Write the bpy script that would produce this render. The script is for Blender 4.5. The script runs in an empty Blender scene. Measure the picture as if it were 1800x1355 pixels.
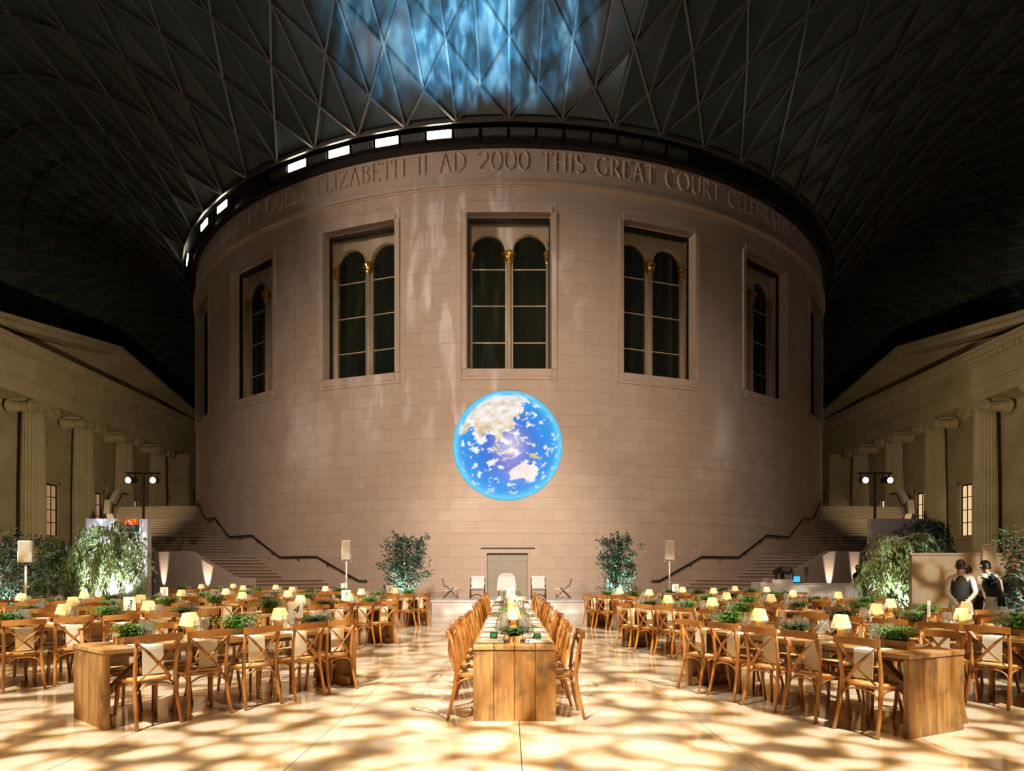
import bpy, math, random
import numpy as np
from mathutils import Vector, Matrix, noise as mnoise

SC = bpy.context.scene
COL = SC.collection
R_ = math.radians
PI = math.pi
sin, cos = math.sin, math.cos
RND = random.Random(7)

# ------------------------------------------------------------------ camera
# photograph: 1800 x 1355, level rising-front view, focal length 1085 px, horizon at y = 1002
cam_d = bpy.data.cameras.new('camera')
cam = bpy.data.objects.new('camera', cam_d)
COL.objects.link(cam)
cam.location = (0, 0, 1.54)
cam.rotation_euler = (R_(90), 0, 0)
cam_d.sensor_width = 36
cam_d.lens = 36 * 1085 / 1800
cam_d.shift_x = 5 / 1800
cam_d.shift_y = 324.5 / 1800
cam_d.clip_end = 400
SC.camera = cam

# ------------------------------------------------------------------ view, world
SC.view_settings.view_transform = 'Standard'
SC.view_settings.look = 'None'
SC.view_settings.exposure = 0.0
SC.view_settings.gamma = 1.0
SC.view_settings.use_curve_mapping = False
SC.cycles.use_denoising = True
SC.cycles.max_bounces = 5
SC.cycles.diffuse_bounces = 3
SC.cycles.glossy_bounces = 3
SC.cycles.transparent_max_bounces = 14
SC.cycles.use_adaptive_sampling = True
SC.cycles.adaptive_threshold = .025
SC.cycles.sample_clamp_indirect = 4.0
SC.cycles.caustics_reflective = False
SC.cycles.caustics_refractive = False
w = bpy.data.worlds.new('night_sky')
SC.world = w
w.use_nodes = True
w.node_tree.nodes['Background'].inputs[0].default_value = (0.012, 0.016, 0.022, 1)
w.node_tree.nodes['Background'].inputs[1].default_value = 1.0

YC = 49.7     # depth of the drum's axis
RD = 22.5     # drum radius

def dpt(rho, phi, z):
    """point at radius rho round the drum; phi in degrees from the camera side, positive to the right"""
    a = R_(phi)
    return (rho * sin(a), YC - rho * cos(a), z)

# ------------------------------------------------------------------ lights
def light_nodes(l, gobo, color):
    l.use_nodes = True
    nt = l.node_tree
    em = nt.nodes['Emission']
    tc = nt.nodes.new('ShaderNodeTexCoord')
    sx = nt.nodes.new('ShaderNodeSeparateXYZ')
    nt.links.new(tc.outputs['Normal'], sx.inputs[0])
    dx = nt.nodes.new('ShaderNodeMath'); dx.operation = 'DIVIDE'
    dy = nt.nodes.new('ShaderNodeMath'); dy.operation = 'DIVIDE'
    nt.links.new(sx.outputs[0], dx.inputs[0]); nt.links.new(sx.outputs[2], dx.inputs[1])
    nt.links.new(sx.outputs[1], dy.inputs[0]); nt.links.new(sx.outputs[2], dy.inputs[1])
    cb = nt.nodes.new('ShaderNodeCombineXYZ')
    nt.links.new(dx.outputs[0], cb.inputs[0]); nt.links.new(dy.outputs[0], cb.inputs[1])
    mp = nt.nodes.new('ShaderNodeMapping')
    mp.inputs['Scale'].default_value = gobo.get('stretch', (1, 1, 1))
    mp.inputs['Location'].default_value = gobo.get('shift', (0, 0, 0))
    nt.links.new(cb.outputs[0], mp.inputs[0])
    ns = nt.nodes.new('ShaderNodeTexNoise'); ns.inputs['Scale'].default_value = gobo['scale'] * 0.8
    ns.inputs['Detail'].default_value = 1.0
    nt.links.new(mp.outputs[0], ns.inputs['Vector'])
    ad = nt.nodes.new('ShaderNodeVectorMath'); ad.operation = 'MULTIPLY_ADD'
    ad.inputs[1].default_value = (gobo.get('warp', .03),) * 3
    nt.links.new(ns.outputs['Color'], ad.inputs[0]); nt.links.new(mp.outputs[0], ad.inputs[2])
    if gobo['kind'] == 'leaf':
        vo = nt.nodes.new('ShaderNodeTexVoronoi'); vo.voronoi_dimensions = '2D'; vo.feature = 'SMOOTH_F1'
        vo.inputs['Scale'].default_value = gobo['scale']; vo.inputs['Smoothness'].default_value = 0.25
        src = vo.outputs['Distance']
        nt.links.new(ad.outputs[0], vo.inputs['Vector'])
    else:
        vo = nt.nodes.new('ShaderNodeTexNoise'); vo.inputs['Scale'].default_value = gobo['scale']
        vo.inputs['Detail'].default_value = 4
        src = vo.outputs['Fac']
        nt.links.new(ad.outputs[0], vo.inputs['Vector'])
    rp = nt.nodes.new('ShaderNodeValToRGB')
    el = rp.color_ramp.elements
    st = gobo['ramp']
    while len(el) < len(st): el.new(0.5)
    for e, (p, c) in zip(el, st):
        e.position = p; e.color = (c[0], c[1], c[2], 1)
    nt.links.new(src, rp.inputs[0])
    nt.links.new(rp.outputs[0], em.inputs['Color'])
    em.inputs['Strength'].default_value = 1.0

def spot(name, loc, target, power, deg, color=(1, .82, .6), blend=.6, radius=.15, gobo=None):
    l = bpy.data.lights.new(name, 'SPOT')
    l.energy = power; l.color = color
    l.spot_size = R_(deg); l.spot_blend = blend; l.shadow_soft_size = radius
    o = bpy.data.objects.new(name, l)
    COL.objects.link(o)
    o.location = loc
    o.rotation_euler = (Vector(target) - Vector(loc)).to_track_quat('-Z', 'Y').to_euler()
    if gobo: light_nodes(l, gobo, color)
    return o

LEAF = [(0.0, (1, .96, .86)), (.33, (1, .93, .79)), (.45, (.68, .44, .19)), (.62, (.115, .070, .030))]
def leaf(scale, sx, sy, sh=0): return dict(kind='leaf', scale=scale, ramp=LEAF, stretch=(sx, sy, 1), shift=(sh, sh * .7, 0), warp=.02)
# floodlights with leaf break-up patterns on the roof line of the south portico, behind the camera
spot('portico_floodlight', (-7, -2, 16.5), (-6.0, 9.2, 0), 36000, 56, (1, .945, .85), .55, .05, leaf(48, .8, 1))
spot('portico_floodlight', (7, -2, 16.5), (6.0, 9.2, 0), 36000, 56, (1, .945, .85), .55, .05, leaf(48, .8, 1, .37))
# unseen fill spots added to light the drum softly, most at its foot
spot('added_drum_fill', (-7, -2, 14), (-3.0, 27.2, 5.0), 15500, 56, (1, .77, .60), 1.0, .4)
spot('added_drum_fill', (7, -2, 14), (3.0, 27.2, 4.0), 8000, 54, (1, .75, .57), 1.0, .4)
spot('added_stage_fill', (0, -3, 15), (0, 27.2, 2.4), 22000, 22, (1, .86, .72), 1.0, .3)  # narrow fill spot added to brighten the stage and door
# unseen lamp added to rake the inscription so its letters show
spot('added_inscription_light', (-27, 9, 17.5), (2, 28.5, 19.5), 11500, 34, (1, .78, .63), 1.0, .8)
# unseen spots added to make the blue patch on the roof glass
BL = [(.30, (.0, .02, .035)), (.44, (.02, .09, .14)), (.55, (.09, .30, .50)), (.66, (.55, .80, 1.0)), (.84, (1, .88, .95))]
for k, (tx, pw, dg) in enumerate(((-5.0, 110000, 13), (-2.2, 300000, 13), (.8, 170000, 13))):
    spot('added_blue_light', (-1.5, 8.0, 2.0), (tx, 24.5, 23.3), pw, dg, (.62, .86, 1), .8, .02,
         dict(kind='noise', scale=20, ramp=BL, stretch=(2.6, 1, 1), warp=.05, shift=(k * 1.3, 0, 0)))
# added patterned spot stands in for reflected streaks down the drum
ST = [(.0, (0, 0, 0)), (.54, (0, 0, 0)), (.64, (.45, .45, .5)), (.78, (1, 1, 1))]
spot('added_streak_light', (-5, 0, 15.5), (-3.0, 28.0, 13.0), 15000, 30, (.9, .92, 1), .8, .02,
     dict(kind='noise', scale=24, ramp=ST, stretch=(2.2, .5, 1), warp=.05))
# ------------------------------------------------------------------ materials
MATS = {}
def mat(name, c1, c2=None, rough=.6, scale=6.0, stretch=(1, 1, 1), detail=4, bump=0.0, bscale=None, metal=0.0,
        spec=.5, emit=None, estr=0.0, rnd=0.0, coat=0.0, trans=0.0, contrast=(.3, .7), coords='Object', wave=None):
    m = bpy.data.materials.new(name); MATS[name] = m
    m.use_nodes = True
    nt = m.node_tree; N = nt.nodes; L = nt.links
    p = N['Principled BSDF']
    p.inputs['Roughness'].default_value = rough
    p.inputs['Metallic'].default_value = metal
    p.inputs['Specular IOR Level'].default_value = spec
    p.inputs['Coat Weight'].default_value = coat
    p.inputs['Coat Roughness'].default_value = .08
    p.inputs['Transmission Weight'].default_value = trans
    if emit:
        p.inputs['Emission Color'].default_value = (*emit, 1); p.inputs['Emission Strength'].default_value = estr
    col = None
    if c2 or bump:
        tc = N.new('ShaderNodeTexCoord'); mp = N.new('ShaderNodeMapping')
        mp.inputs['Scale'].default_value = stretch
        L.new(tc.outputs[coords], mp.inputs[0])
        vec = mp.outputs[0]
        if rnd:
            oi = N.new('ShaderNodeObjectInfo'); av = N.new('ShaderNodeVectorMath'); av.operation = 'ADD'
            ml = N.new('ShaderNodeMath'); ml.operation = 'MULTIPLY'; ml.inputs[1].default_value = 37.0
            L.new(oi.outputs['Random'], ml.inputs[0]); L.new(ml.outputs[0], av.inputs[1]); L.new(vec, av.inputs[0])
            vec = av.outputs[0]
        ns = N.new('ShaderNodeTexNoise'); ns.inputs['Scale'].default_value = scale; ns.inputs['Detail'].default_value = detail
        L.new(vec, ns.inputs['Vector'])
        fac = ns.outputs['Fac']
        if c2:
            rp = N.new('ShaderNodeValToRGB')
            rp.color_ramp.elements[0].position = contrast[0]; rp.color_ramp.elements[1].position = contrast[1]
            rp.color_ramp.elements[0].color = (*c1, 1); rp.color_ramp.elements[1].color = (*c2, 1)
            L.new(fac, rp.inputs[0]); col = rp.outputs[0]
        if bump:
            n2 = N.new('ShaderNodeTexNoise'); n2.inputs['Scale'].default_value = bscale or scale * 3; n2.inputs['Detail'].default_value = 3
            L.new(vec, n2.inputs['Vector'])
            bp = N.new('ShaderNodeBump'); bp.inputs['Strength'].default_value = bump; bp.inputs['Distance'].default_value = .02
            L.new(n2.outputs['Fac'], bp.inputs['Height']); L.new(bp.outputs[0], p.inputs['Normal'])
    if rnd:
        oi2 = N.new('ShaderNodeObjectInfo'); mr = N.new('ShaderNodeMapRange')
        mr.inputs[3].default_value = 1 - rnd; mr.inputs[4].default_value = 1 + rnd
        L.new(oi2.outputs['Random'], mr.inputs[0])
        hs = N.new('ShaderNodeHueSaturation')
        L.new(mr.outputs[0], hs.inputs['Value'])
        if col: L.new(col, hs.inputs['Color'])
        else: hs.inputs['Color'].default_value = (*c1, 1)
        col = hs.outputs[0]
    if col: L.new(col, p.inputs['Base Color'])
    else: p.inputs['Base Color'].default_value = (*c1, 1)
    return m

def glassy(name, tint, rough=.02, ior=1.45, boost=1.0, haze=.05):
    """thin clear glass: see-through with a mirror-like sheen and a trace of bright haze"""
    m = bpy.data.materials.new(name); m.use_nodes = True; MATS[name] = m
    nt = m.node_tree; N = nt.nodes; L = nt.links
    N.remove(N['Principled BSDF'])
    tr = N.new('ShaderNodeBsdfTransparent'); tr.inputs[0].default_value = (*tint, 1)
    gl = N.new('ShaderNodeBsdfGlossy'); gl.inputs['Roughness'].default_value = rough
    df = N.new('ShaderNodeBsdfTranslucent'); df.inputs[0].default_value = (.95, .92, .88, 1)
    fr = N.new('ShaderNodeFresnel'); fr.inputs[0].default_value = ior
    mu = N.new('ShaderNodeMath'); mu.operation = 'MULTIPLY_ADD'; mu.inputs[1].default_value = boost; mu.inputs[2].default_value = .09; mu.use_clamp = True
    L.new(fr.outputs[0], mu.inputs[0])
    mx = N.new('ShaderNodeMixShader'); m2 = N.new('ShaderNodeMixShader'); m2.inputs[0].default_value = haze
    L.new(mu.outputs[0], mx.inputs[0]); L.new(tr.outputs[0], mx.inputs[1]); L.new(gl.outputs[0], mx.inputs[2])
    d2 = N.new('ShaderNodeBsdfDiffuse'); d2.inputs[0].default_value = (.95, .92, .88, 1); m3 = N.new('ShaderNodeMixShader'); m3.inputs[0].default_value = .65
    L.new(df.outputs[0], m3.inputs[1]); L.new(d2.outputs[0], m3.inputs[2])
    L.new(mx.outputs[0], m2.inputs[1]); L.new(m3.outputs[0], m2.inputs[2])
    L.new(m2.outputs[0], N['Material Output'].inputs[0])
    return m

# ------------------------------------------------------------------ mesh builder
def nrm(v):
    l = math.sqrt(v[0] ** 2 + v[1] ** 2 + v[2] ** 2) or 1
    return (v[0] / l, v[1] / l, v[2] / l)
def crs(a, b): return (a[1] * b[2] - a[2] * b[1], a[2] * b[0] - a[0] * b[2], a[0] * b[1] - a[1] * b[0])

class MB:
    def __init__(s): s.v = []; s.f = []; s.mi = []
    def add(s, vs, fs, mi=0):
        o = len(s.v); s.v.extend(vs)
        for f in fs: s.f.append(tuple(i + o for i in f)); s.mi.append(mi)
        return s
    def box(s, x0, x1, y0, y1, z0, z1, mi=0):
        return s.add([(x0, y0, z0), (x1, y0, z0), (x1, y1, z0), (x0, y1, z0), (x0, y0, z1), (x1, y0, z1), (x1, y1, z1), (x0, y1, z1)],
                     [(0, 3, 2, 1), (4, 5, 6, 7), (0, 1, 5, 4), (1, 2, 6, 5), (2, 3, 7, 6), (3, 0, 4, 7)], mi)
    def cbox(s, x0, x1, y0, y1, z0, z1, c=.006):
        """box with chamfered edges"""
        vs = []; 
        for zz, k in ((z0, c), (z0 + c, 0), (z1 - c, 0), (z1, c)):
            vs += [(x0 + c, y0 + k, zz), (x1 - c, y0 + k, zz), (x1 - k, y0 + c, zz), (x1 - k, y1 - c, zz), (x1 - c, y1 - k, zz), (x0 + c, y1 - k, zz), (x0 + k, y1 - c, zz), (x0 + k, y0 + c, zz)]
        fs = [tuple(range(7, -1, -1)), tuple(range(24, 32))]
        for r in range(3):
            for i in range(8): fs.append((r * 8 + i, r * 8 + (i + 1) % 8, r * 8 + 8 + (i + 1) % 8, r * 8 + 8 + i))
        return s.add(vs, fs)
    def sweep(s, path, w, h, side=None, mi=0):
        """rectangular section w (along side) x h swept along path"""
        n = len(path); vs = []
        for i, p in enumerate(path):
            a = path[max(i - 1, 0)]; b = path[min(i + 1, n - 1)]
            t = nrm((b[0] - a[0], b[1] - a[1], b[2] - a[2]))
            sd = side or ((0, 0, 1) if abs(t[2]) < .9 else (1, 0, 0))
            e2 = nrm(crs(t, sd)); e1 = crs(e2, t)
            for q, r in ((-1, -1), (1, -1), (1, 1), (-1, 1)):
                vs.append(tuple(p[k] + e1[k] * q * w / 2 + e2[k] * r * h / 2 for k in range(3)))
        fs = [(0, 1, 2, 3), tuple((n - 1) * 4 + k for k in (3, 2, 1, 0))]
        for i in range(n - 1):
            for k in range(4): fs.append((i * 4 + k, i * 4 + 4 + k, i * 4 + 4 + (k + 1) % 4, i * 4 + (k + 1) % 4))
        return s.add(vs, fs, mi)
    def tube(s, path, r, seg=6, mi=0):
        n = len(path); vs = []
        for i, p in enumerate(path):
            a = path[max(i - 1, 0)]; b = path[min(i + 1, n - 1)]
            t = nrm((b[0] - a[0], b[1] - a[1], b[2] - a[2]))
            sd = (0, 0, 1) if abs(t[2]) < .8 else (1, 0, 0)
            e1 = nrm(crs(t, sd)); e2 = crs(t, e1)
            rr = r[i] if isinstance(r, (list, tuple)) else r
            for k in range(seg):
                an = 2 * PI * k / seg; c, d = cos(an) * rr, sin(an) * rr
                vs.append(tuple(p[j] + e1[j] * c + e2[j] * d for j in range(3)))
        fs = [tuple(range(seg)), tuple((n - 1) * seg + k for k in range(seg - 1, -1, -1))]
        for i in range(n - 1):
            for k in range(seg): fs.append((i * seg + k, i * seg + seg + k, i * seg + seg + (k + 1) % seg, i * seg + (k + 1) % seg))
        return s.add(vs, fs, mi)
    def lathe(s, prof, seg=12, c=(0, 0, 0), cap=True, mi=0):
        vs = []
        for r, z in prof:
            for k in range(seg):
                a = 2 * PI * k / seg; vs.append((c[0] + r * cos(a), c[1] + r * sin(a), c[2] + z))
        fs = []
        for i in range(len(prof) - 1):
            for k in range(seg): fs.append((i * seg + k, i * seg + (k + 1) % seg, i * seg + seg + (k + 1) % seg, i * seg + seg + k))
        if cap:
            fs.append(tuple(range(seg - 1, -1, -1))); fs.append(tuple((len(prof) - 1) * seg + k for k in range(seg)))
        return s.add(vs, fs, mi)
    def wedge(s, r0, r1, p0, p1, z0, z1, n=2, c=None, mi=0):
        """curved block round the drum axis (local: axis at origin), angles in degrees"""
        vs = []
        for i in range(n + 1):
            a = R_(p0 + (p1 - p0) * i / n); sa, ca = sin(a), -cos(a)
            vs += [(r0 * sa, r0 * ca, z0), (r1 * sa, r1 * ca, z0), (r1 * sa, r1 * ca, z1), (r0 * sa, r0 * ca, z1)]
        fs = [(0, 1, 2, 3), tuple(n * 4 + k for k in (3, 2, 1, 0))]
        for i in range(n):
            for k in range(4): fs.append((i * 4 + k, i * 4 + 4 + k, i * 4 + 4 + (k + 1) % 4, i * 4 + (k + 1) % 4))
        return s.add(vs, fs, mi)
    def prism(s, poly, fn0, fn1, mi=0):
        """poly: 2D outline; fn0/fn1 map (a,b) to the two end faces"""
        n = len(poly)
        vs = [fn0(*p) for p in poly] + [fn1(*p) for p in poly]
        fs = [tuple(range(n - 1, -1, -1)), tuple(range(n, 2 * n))] + [(i, (i + 1) % n, n + (i + 1) % n, n + i) for i in range(n)]
        return s.add(vs, fs, mi)
    def xform(s, M):
        s.v = [tuple(M @ Vector(p)) for p in s.v]; return s
    def mesh(s, name, mats, smooth=False):
        me = bpy.data.meshes.new(name)
        me.from_pydata(s.v, [], s.f)
        for m in (mats if isinstance(mats, (list, tuple)) else [mats]): me.materials.append(MATS[m])
        if any(s.mi): me.polygons.foreach_set('material_index', s.mi)
        if smooth: me.polygons.foreach_set('use_smooth', [True] * len(s.f))
        me.update()
        return me
    def build(s, name, mats, parent=None, smooth=False, **kw):
        return link(name, s.mesh(name, mats, smooth), parent, **kw)

def link(name, data, parent=None, loc=None, rz=None, label=None, cat=None, group=None, kind=None):
    o = bpy.data.objects.new(name, data)
    COL.objects.link(o)
    if parent is not None: o.parent = parent
    if loc is not None: o.location = loc
    if rz is not None: o.rotation_euler = (0, 0, rz)
    return tag(o, label, cat, group, kind)
def tag(o, label=None, cat=None, group=None, kind=None):
    if label: o['label'] = label
    if cat: o['category'] = cat
    if group: o['group'] = group
    if kind: o['kind'] = kind
    return o
def empty(name, loc=(0, 0, 0), rz=0, **kw): return link(name, None, None, loc, rz, **kw)
def copy_tree(src, loc, rz, **kw):
    r = src.copy(); COL.objects.link(r); r.location = loc; r.rotation_euler = (0, 0, rz)
    for ch in src.children:
        c = ch.copy(); COL.objects.link(c); c.parent = r
        for g in ch.children:
            d = g.copy(); COL.objects.link(d); d.parent = c
    return tag(r, **kw)
ORD = ['first', 'second', 'third', 'fourth', 'fifth', 'sixth', 'seventh', 'eighth', 'ninth', 'tenth']

# stone, metal, glass, cloth, wood
mat('stone', (.60, .46, .36), (.68, .54, .43), .75, .9, bump=.05, bscale=14, rnd=.012, contrast=(.25, .75))
mat('stone_joint', (.50, .39, .30), None, .9)
mat('stone_plain', (.61, .475, .37), (.68, .54, .43), .7, 1.2, bump=.04, bscale=12)
mat('old_stone', (.42, .33, .20), (.58, .47, .31), .8, .55, detail=6, bump=.10, bscale=5)
mat('floor_stone', (.64, .57, .46), (.72, .65, .54), .11, .8, rnd=.03, spec=.6, coat=.35)
mat('floor_joint', (.10, .075, .05), None, .7)
mat('black_metal', (.012, .011, .010), None, .5)
mat('dark_metal', (.05, .045, .04), None, .45, metal=.6)
mat('steel', (.13, .125, .115), None, .42, metal=.35)
mat('roof_glass', (.040, .060, .060), (.060, .085, .085), .25, .3, spec=.5)
mat('window_glass', (.016, .020, .012), (.045, .046, .014), .12, .55, stretch=(1.6, 1, .25), contrast=(.45, .75))
mat('cream_paint', (.62, .50, .34), None, .5)
mat('gold', (.72, .42, .07), (.95, .60, .14), .28, 20, metal=.9)
mat('lamp_lit', (1, .95, .85), None, .5, emit=(1, .86, .66), estr=22.0)
mat('lamp_off', (.12, .12, .12), (.30, .30, .30), .25, 40, stretch=(1, 1, .05), metal=.3)
mat('lit_window', (.9, .7, .4), (1, .86, .62), .6, 1.5, emit=(1, .70, .38), estr=.75)
mat('dim_window', (.5, .33, .16), (.6, .42, .22), .6, 1.5, emit=(1, .60, .30), estr=.26)
mat('white_paint', (.78, .76, .74), None, .5)
mat('white_gloss', (.74, .73, .75), None, .3)
mat('sign_white', (.80, .79, .82), None, .4)
mat('orange_print', (.85, .16, .015), None, .5)
mat('green_print', (.020, .045, .042), None, .5)
mat('black_print', (.015, .015, .018), None, .5)
mat('white_print', (.9, .9, .9), None, .5)
mat('door_grey', (.40, .35, .27), (.44, .39, .30), .5, 2)
mat('chair_wood', (.36, .145, .034), (.53, .235, .060), .34, 5, stretch=(1, 1, 1), rnd=.12, coat=.2)
mat('cane', (.66, .42, .17), (.78, .54, .26), .6, 60)
def old_wood(name, stretch, dark, mid, pale):
    m = mat(name, mid, pale, .62, 3.0, stretch, 7, .25, 14, rnd=.13, contrast=(.30, .66))
    nt = m.node_tree; N = nt.nodes; L = nt.links
    p = N['Principled BSDF']; src = p.inputs['Base Color'].links[0].from_socket
    tc = N.new('ShaderNodeTexCoord'); oi = N.new('ShaderNodeObjectInfo'); av = N.new('ShaderNodeVectorMath'); av.operation = 'ADD'
    ml = N.new('ShaderNodeMath'); ml.operation = 'MULTIPLY'; ml.inputs[1].default_value = 91.0
    L.new(oi.outputs['Random'], ml.inputs[0]); L.new(ml.outputs[0], av.inputs[1]); L.new(tc.outputs['Object'], av.inputs[0])
    ns = N.new('ShaderNodeTexNoise'); ns.inputs['Scale'].default_value = 4.2; ns.inputs['Detail'].default_value = 6; ns.inputs['Roughness'].default_value = .65
    L.new(av.outputs[0], ns.inputs['Vector'])
    rp = N.new('ShaderNodeValToRGB'); rp.color_ramp.elements[0].position = .50; rp.color_ramp.elements[1].position = .72
    rp.color_ramp.elements[0].color = (0, 0, 0, 1); rp.color_ramp.elements[1].color = (.85, .85, .85, 1)
    L.new(ns.outputs['Fac'], rp.inputs[0])
    mx = N.new('ShaderNodeMix'); mx.data_type = 'RGBA'
    L.new(rp.outputs[0], mx.inputs['Factor']); L.new(src, mx.inputs[6]); mx.inputs[7].default_value = (*dark, 1)
    L.new(mx.outputs[2], p.inputs['Base Color'])
old_wood('plank_wood', (6, .55, 6), (.15, .08, .033), (.30, .155, .055), (.52, .32, .14))
old_wood('panel_wood', (6, 6, .7), (.075, .035, .012), (.22, .10, .028), (.44, .235, .075))
mat('trough_wood', (.50, .26, .08), (.62, .36, .13), .6, 5, stretch=(1, 4, 4))
mat('napkin', (.88, .83, .68), None, .85)
mat('blue_napkin', (.50, .52, .57), (.60, .62, .67), .85, 9)
mat('menu_paper', (.82, .80, .76), None, .7)
mat('card', (.86, .82, .74), None, .7)
mat('cutlery', (.55, .55, .55), None, .22, metal=1.0)
mat('lamp_shade', (.95, .80, .42), None, .8, emit=(1, .72, .28), estr=.72)
mat('lamp_base', (.60, .36, .11), (.72, .48, .18), .4, 8)
mat('fern', (.06, .19, .03), (.17, .38, .07), .55, 9, rnd=.12)
mat('fern_dark', (.02, .065, .015), (.05, .12, .03), .55, 9)
mat('leaf_dark', (.02, .07, .045), (.06, .15, .08), .45, 3)
mat('leaf_weep', (.09, .15, .04), (.30, .36, .14), .5, 2.2)
mat('bark', (.42, .38, .32), (.55, .50, .44), .8, 12, bump=.2)
mat('pot', (.05, .05, .05), None, .6)
mat('vest', (.022, .024, .030), None, .7)
mat('shirt', (.72, .71, .70), None, .8)
mat('skin', (.55, .30, .19), None, .55)
mat('hair_black', (.018, .012, .009), None, .5)
mat('hair_brown', (.12, .050, .022), None, .5)
mat('trouser', (.012, .012, .015), None, .8)
mat('apron', (.70, .69, .68), None, .85)
mat('navy', (.02, .03, .06), None, .7)
mat('blue_tie', (.03, .08, .32), None, .6)
mat('screen_blue', (.02, .2, .6), None, .3, emit=(.05, .38, 1), estr=1.6)
glassy('clear_glass', (.99, .99, .98), .14, 1.42, .8, .13)
glassy('green_glass', (.16, .50, .28), .03, 1.4, .8, .03)
mat('brown_panel', (.30, .22, .15), (.36, .27, .19), .6, 3)
mat('lips', (.40, .15, .11), None, .5)
mat('lilac_panel', (.50, .44, .44), None, .5)
mat('speaker_grille', (.52, .45, .36), None, .7)
mat('dark_oak', (.045, .022, .010), (.08, .04, .018), .5, 8)
mat('stone_pale', (.70, .56, .44), None, .7)
mat('stone_tread_lit', (.66, .52, .40), None, .6)  # paler, in place of light caught on the step edges
mat('stone_riser_shaded', (.42, .31, .22), None, .75)  # darkened in place of the shadow lines under the nosings
# ------------------------------------------------------------------ floor: limestone slabs, 1.83 m
fl = MB().box(-38, 38, -2, 100, -.10, -.012).build('floor', 'floor_joint', kind='structure',
      label='pale polished limestone floor dappled with leaf shaped light')
SL = 1.83
slab_me = MB().box(.004, SL - .004, .004, SL - .004, -.05, 0).mesh('slab', 'floor_stone')
rest = MB()
for i in range(-21, 21):
    for j in range(-2, 34):
        x, y = .10 + i * SL, 5.74 + j * SL
        if x > 37 or x < -39 or y < -1: continue
        if (x / 1.0) ** 2 + (y + 1 - YC) ** 2 < (RD - 2.5) ** 2: continue
        if -12 <= i < 12 and -2 <= j < 10 and abs(x + .9) < .86 * (y + SL) + 1.5:
            link('slab', slab_me, fl, (x, y, 0))
        else:
            rest.box(x + .004, x + SL - .004, y + .004, y + SL - .004, -.05, 0)
rest.build('slab_field', 'floor_stone', fl, kind='stuff')

# ------------------------------------------------------------------ drum
drum = link('wall_drum', None, None, (0, YC, 0), 0, kind='structure', label='round pale stone drum of the reading room with tall windows')
HW = math.degrees(2.13 / RD)         # half width of a window surround, in degrees
WZ0, WZ1 = 9.94, 17.83
WIN = [-54, -36, -18, 0, 18, 36, 54]
DOOR = (-2.75, 2.35, 0, 2.29)
HOLES = [(c - HW, c + HW, WZ0, WZ1) for c in WIN] + [DOOR]
def cut(rect, holes):
    out = [rect]
    for h in holes:
        nxt = []
        for r in out:
            if r[1] <= h[0] or r[0] >= h[1] or r[3] <= h[2] or r[2] >= h[3]: nxt.append(r); continue
            a0, a1 = max(r[0], h[0]), min(r[1], h[1])
            if r[0] < h[0]: nxt.append((r[0], h[0], r[2], r[3]))
            if r[1] > h[1]: nxt.append((h[1], r[1], r[2], r[3]))
            if r[2] < h[2]: nxt.append((a0, a1, r[2], h[2]))
            if r[3] > h[3]: nxt.append((a0, a1, h[3], r[3]))
        out = nxt
    return [r for r in out if r[1] - r[0] > .12 and r[3] - r[2] > .03]
ZM = 18.45
core = MB()
for r in cut((-100, 100, 0, ZM), HOLES):
    core.wedge(RD - .35, RD - .012, r[0], r[1], r[2], r[3], max(1, int((r[1] - r[0]) / 1.2)))
core.build('wall_core', 'stone_joint', drum)
BH = ZM / 35; BW = 360 / 106.0; g = .0045; ga = math.degrees(g / RD)
std = MB().wedge(RD - .1, RD, ga, BW - ga, g, BH - g, 3).mesh('stone_block', 'stone')
others = MB(); blocks = []
for k in range(35):
    off = (k % 2) * BW / 2
    for i in range(-28, 28):
        a = i * BW + off; r0 = (a, a + BW, k * BH, (k + 1) * BH)
        ps = cut(r0, HOLES)
        if ps == [r0]: blocks.append((abs(a + BW / 2) + abs(k * BH - 6) * 1.2, a, k * BH))
        else:
            for r in ps: others.wedge(RD - .1, RD, r[0] + ga, r[1] - ga, r[2] + g, r[3] - g, 3)
blocks.sort()
for q, (_, a, z) in enumerate(blocks):
    if q < 300: link('stone_block', std, drum, (0, 0, z), R_(a))
    else: others.wedge(RD - .1, RD, a + ga, a + BW - ga, z + g, z + BH - g, 3)
others.build('stone_block_field', 'stone', drum, kind='stuff')
# frieze with the inscription, moulding under it
MB().wedge(RD - .4, RD + .005, -100, 100, ZM, 20.12, 160).build('frieze', 'stone_plain', drum)
mo = MB()
for (r, z0, z1) in ((.06, 18.40, 18.46), (.16, 18.46, 18.60), (.07, 18.60, 18.66)):
    mo.wedge(RD - .1, RD + r, -100, 100, z0, z1, 160)
mo.build('moulding', 'stone_plain', drum)
# door at the foot
dr = link('door_1', None, None, (0, YC, 0), 0, kind='structure', label='grey panelled double door at the foot of the drum')
MB().wedge(RD - .32, RD - .22, DOOR[0], DOOR[1], 0, DOOR[3], 4).build('door_leaf', 'door_grey', dr)
for a0, a1 in ((-2.55, -1.75), (-1.6, 1.2), (1.35, 2.15)):
    for z0, z1 in ((.2, .95), (1.02, 1.9)):
        MB().wedge(RD - .23, RD - .205, a0, a1, z0, z1, 2).build('door_panel', 'door_grey', dr)
MB().wedge(RD - .23, RD - .2, -2.7, 2.3, 1.95, 2.22, 3).build('door_panel', 'door_grey', dr)
for a in (DOOR[0], DOOR[1] - .25):
    MB().wedge(RD - .3, RD + .01, a, a + .25, 0, DOOR[3], 1).build('jamb', 'stone_plain', dr)
MB().wedge(RD, RD + .04, -3.2, 2.9, 2.48, 2.53, 4).build('track', 'dark_metal', dr)

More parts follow.
